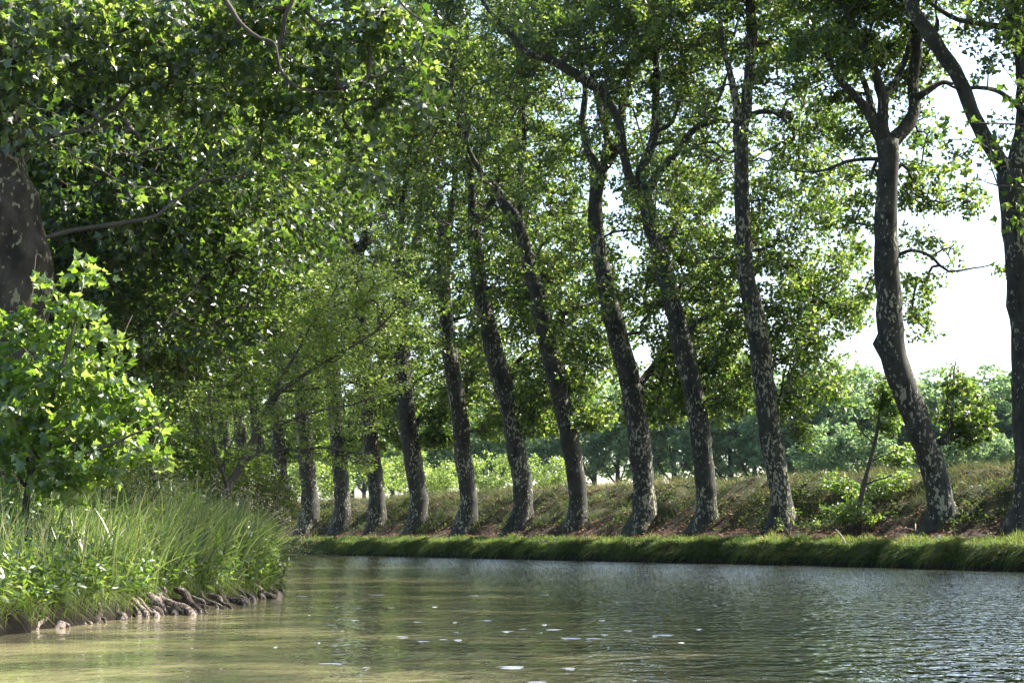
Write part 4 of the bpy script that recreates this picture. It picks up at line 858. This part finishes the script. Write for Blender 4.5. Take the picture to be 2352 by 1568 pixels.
def children(o): return [c for c in bpy.data.objects if c.parent == o]
def copy_tree(o):
    c = o.copy(); C.objects.link(c)
    for ch in children(o):
        k = ch.copy(); C.objects.link(k); k.parent = c
    return c
protos = [far_tree(601, lowf=.28), far_tree(602, 22, 5.2, 220, .24), far_tree(603, 22, 4.6, 200, .32)]
far = [(2330, 205, 852), (2270, 210, 838), (2210, 215, 880), (2150, 212, 842), (2090, 220, 872), (2030, 216, 880), (1970, 218, 838), (1905, 214, 830), (1850, 222, 850), (1790, 218, 850), (1730, 225, 870), (1670, 228, 880), (1610, 232, 860), (1550, 236, 870), (1490, 240, 880),
       (1420, 245, 880), (1360, 250, 860), (1265, 255, 900), (1200, 262, 890), (1140, 268, 900), (1080, 274, 900), (1020, 280, 900), (960, 290, 910), (900, 300, 920), (840, 310, 930), (780, 320, 930), (720, 335, 940), (2390, 206, 860), (2460, 204, 850)]
used = set(); r = RS(650)
for k, (x, d, yt) in enumerate(far):
    pi = (k * 7 + k // 3) % 3
    o = protos[pi] if pi not in used else copy_tree(protos[pi]); used.add(pi)
    p = W(x, yt, d); b2 = np.array([p[0], d]); z = float(gz(b2)[0]); H = p[2] - z
    o.location = (p[0], d, z); o.scale = (1.0 + .2 * r.rand(), 1.0, H / 22. * 1.0); o.rotation_euler = (0, 0, r.rand() * 6.28)
    o['label'] = 'hazy blue-green tree in the distant row beyond the embankment'; o['group'] = 'distant hazy trees'; o['category'] = 'tree'
# second rank, seen through the gaps
for k in range(3):
    x = 800 + k * 150 + 30 * r.rand(); d = 330 + 40 * r.rand(); o = copy_tree(protos[k % 3]); p = W(x, 930, d); z = float(gz(p[:2])[0])
    o.location = (p[0], d, z); o.scale = (1.5, 1.5, (p[2] - z) / 22.); o.rotation_euler = (0, 0, r.rand() * 6.28)
    o['label'] = 'hazy blue-green tree in the distant row beyond the embankment'; o['group'] = 'distant hazy trees'
# shrubs in the fields behind the embankment
HB = [(880, 1090, 130, 44, 44, 'yellow-green hedge bush behind the Y-forked plane tree'), (930, 1070, 140, 50, 60, 'rounded pale bush behind the far end of the embankment'), (1010, 1090, 150, 55, 40, 'pale bush between the straight slim tree and its left neighbour'),
      (1130, 1080, 160, 60, 50, 'feathery pale bush between the slim tree and the bulging tree'), (1250, 1085, 165, 62, 40, 'feathery pale bush right of the bulging tree'), (760, 1090, 125, 50, 50, 'yellow-green hedge bush seen left of the Y-forked tree'), (690, 1080, 150, 50, 60, 'sunlit bush seen between the trunks beyond the reed tip'),
      (1935, 1030, 185, 120, 62, 'broad mid-green tree crown low beyond the sapling'), (2240, 1030, 190, 110, 50, 'broad mid-green crown beyond the leafy trunk shoots')]
for k, (x, y, d, rx, ry, lb) in enumerate(HB):
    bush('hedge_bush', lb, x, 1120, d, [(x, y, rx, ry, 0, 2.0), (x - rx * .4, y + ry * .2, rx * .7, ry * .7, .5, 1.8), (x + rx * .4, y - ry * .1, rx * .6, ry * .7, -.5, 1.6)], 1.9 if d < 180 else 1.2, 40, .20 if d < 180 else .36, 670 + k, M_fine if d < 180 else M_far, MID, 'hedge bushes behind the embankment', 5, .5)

# ------------------------------------------------------------------ foam flecks drifting on the water
r = RS(800); mb = MB()
FL = [(930, 1457, 14), (975, 1467, 14), (1020, 1463, 10), (1055, 1464, 10), (1165, 1445, 14), (1200, 1440, 10), (1250, 1430, 6), (1175, 1524, 28), (1305, 1527, 16), (1235, 1558, 28), (765, 1517, 26), (845, 1526, 8), (925, 1457, 12), (1310, 1460, 24), (1360, 1461, 18), (1270, 1441, 18), (1385, 1452, 10), (1440, 1443, 10),
      (1520, 1453, 22), (1500, 1455, 8), (1090, 1365, 10), (870, 1363, 20), (1000, 1390, 6), (1120, 1420, 12), (820, 1420, 10), (700, 1366, 14), (1250, 1363, 12), (640, 1480, 5), (1380, 1420, 8), (960, 1424, 10), (1560, 1470, 6), (1050, 1447, 6), (900, 1392, 8), (1600, 1440, 6), (720, 1390, 5)]
for k in range(8): FL.append((650 + 800 * r.rand(), 1340 + 180 * r.rand(), 2 + 2 * r.rand()))
for x, y, w in FL:
    d = CAMZ * F / (y - 1235.); X = (x - 1176) / F * d; hw = w * d / F; an = np.arange(12) * 2 * PI / 12; rad = 1 + .25 * r.normal(size=12)
    dep = min(hw * .30, .02 + .001 * d)
    ring = np.stack([X + hw * rad * np.cos(an), d + dep * rad * np.sin(an), np.full(12, .0005)], 1); top = np.stack([X + hw * .6 * np.cos(an), d + dep * .6 * np.sin(an), np.full(12, .002)], 1)
    mb.add(np.concatenate([ring, top, [[X, d, top[0, 2] + .0005]]]), [(j, (j + 1) % 12, (j + 1) % 12 + 12, j + 12) for j in range(12)], [(j + 12, (j + 1) % 12 + 12, 24) for j in range(12)])
tag(mb.build('foam_flecks', M_foam), kind='stuff')

# ------------------------------------------------------------------ haze
HAZE = .00004
if HAZE:
    V = np.array([(x, y, z) for z in (-2., 60.) for y in (-60., 700.) for x in (-420., 420.)])
    m, nt, out = new_mat('haze_air'); pv = N(nt, 'ShaderNodeVolumePrincipled'); pv.inputs['Color'].default_value = (.72, .88, 1, 1); pv.inputs['Density'].default_value = HAZE; pv.inputs['Anisotropy'].default_value = .25
    nt.links.new(pv.outputs[0], out.inputs['Volume'])
    tag(mesh('haze', V, [np.array([(0, 2, 3, 1), (4, 5, 7, 6), (0, 1, 5, 4), (2, 6, 7, 3), (0, 4, 6, 2), (1, 3, 7, 5)])], m, smooth=False), kind='stuff')

# ------------------------------------------------------------------ light
EL, AZ = math.radians(46), math.radians(65)            # azimuth measured from +Y towards +X
sd_ = np.array([math.sin(AZ) * math.cos(EL), math.cos(AZ) * math.cos(EL), math.sin(EL)])
L = bpy.data.lights.new('sun', 'SUN'); L.energy = 5.0; L.angle = math.radians(.5); L.color = (1, .96, .88)
lo = bpy.data.objects.new('sun', L); C.objects.link(lo)
from mathutils import Vector
lo.rotation_euler = Vector(tuple(sd_)).to_track_quat('Z', 'Y').to_euler(); lo.location = (20, 20, 60)
w = bpy.data.worlds.new('World'); scene.world = w; w.use_nodes = True; nt = w.node_tree
bg = nt.nodes['Background']; sk = nt.nodes.new('ShaderNodeTexSky'); sk.sky_type = 'NISHITA'; sk.sun_disc = False
sk.sun_elevation = EL; sk.sun_rotation = AZ; sk.air_density = 1.0; sk.dust_density = 2.0; sk.ozone_density = 1.0
nt.links.new(sk.outputs[0], bg.inputs[0]); bg.inputs[1].default_value = .105
scene.view_settings.view_transform = 'Standard'; scene.view_settings.look = 'None'; scene.view_settings.exposure = 2.05; scene.view_settings.gamma = 1
cy = scene.cycles
cy.max_bounces = 8; cy.diffuse_bounces = 3; cy.glossy_bounces = 3; cy.transmission_bounces = 3; cy.volume_bounces = 0; cy.transparent_max_bounces = 6
cy.sample_clamp_indirect = 6
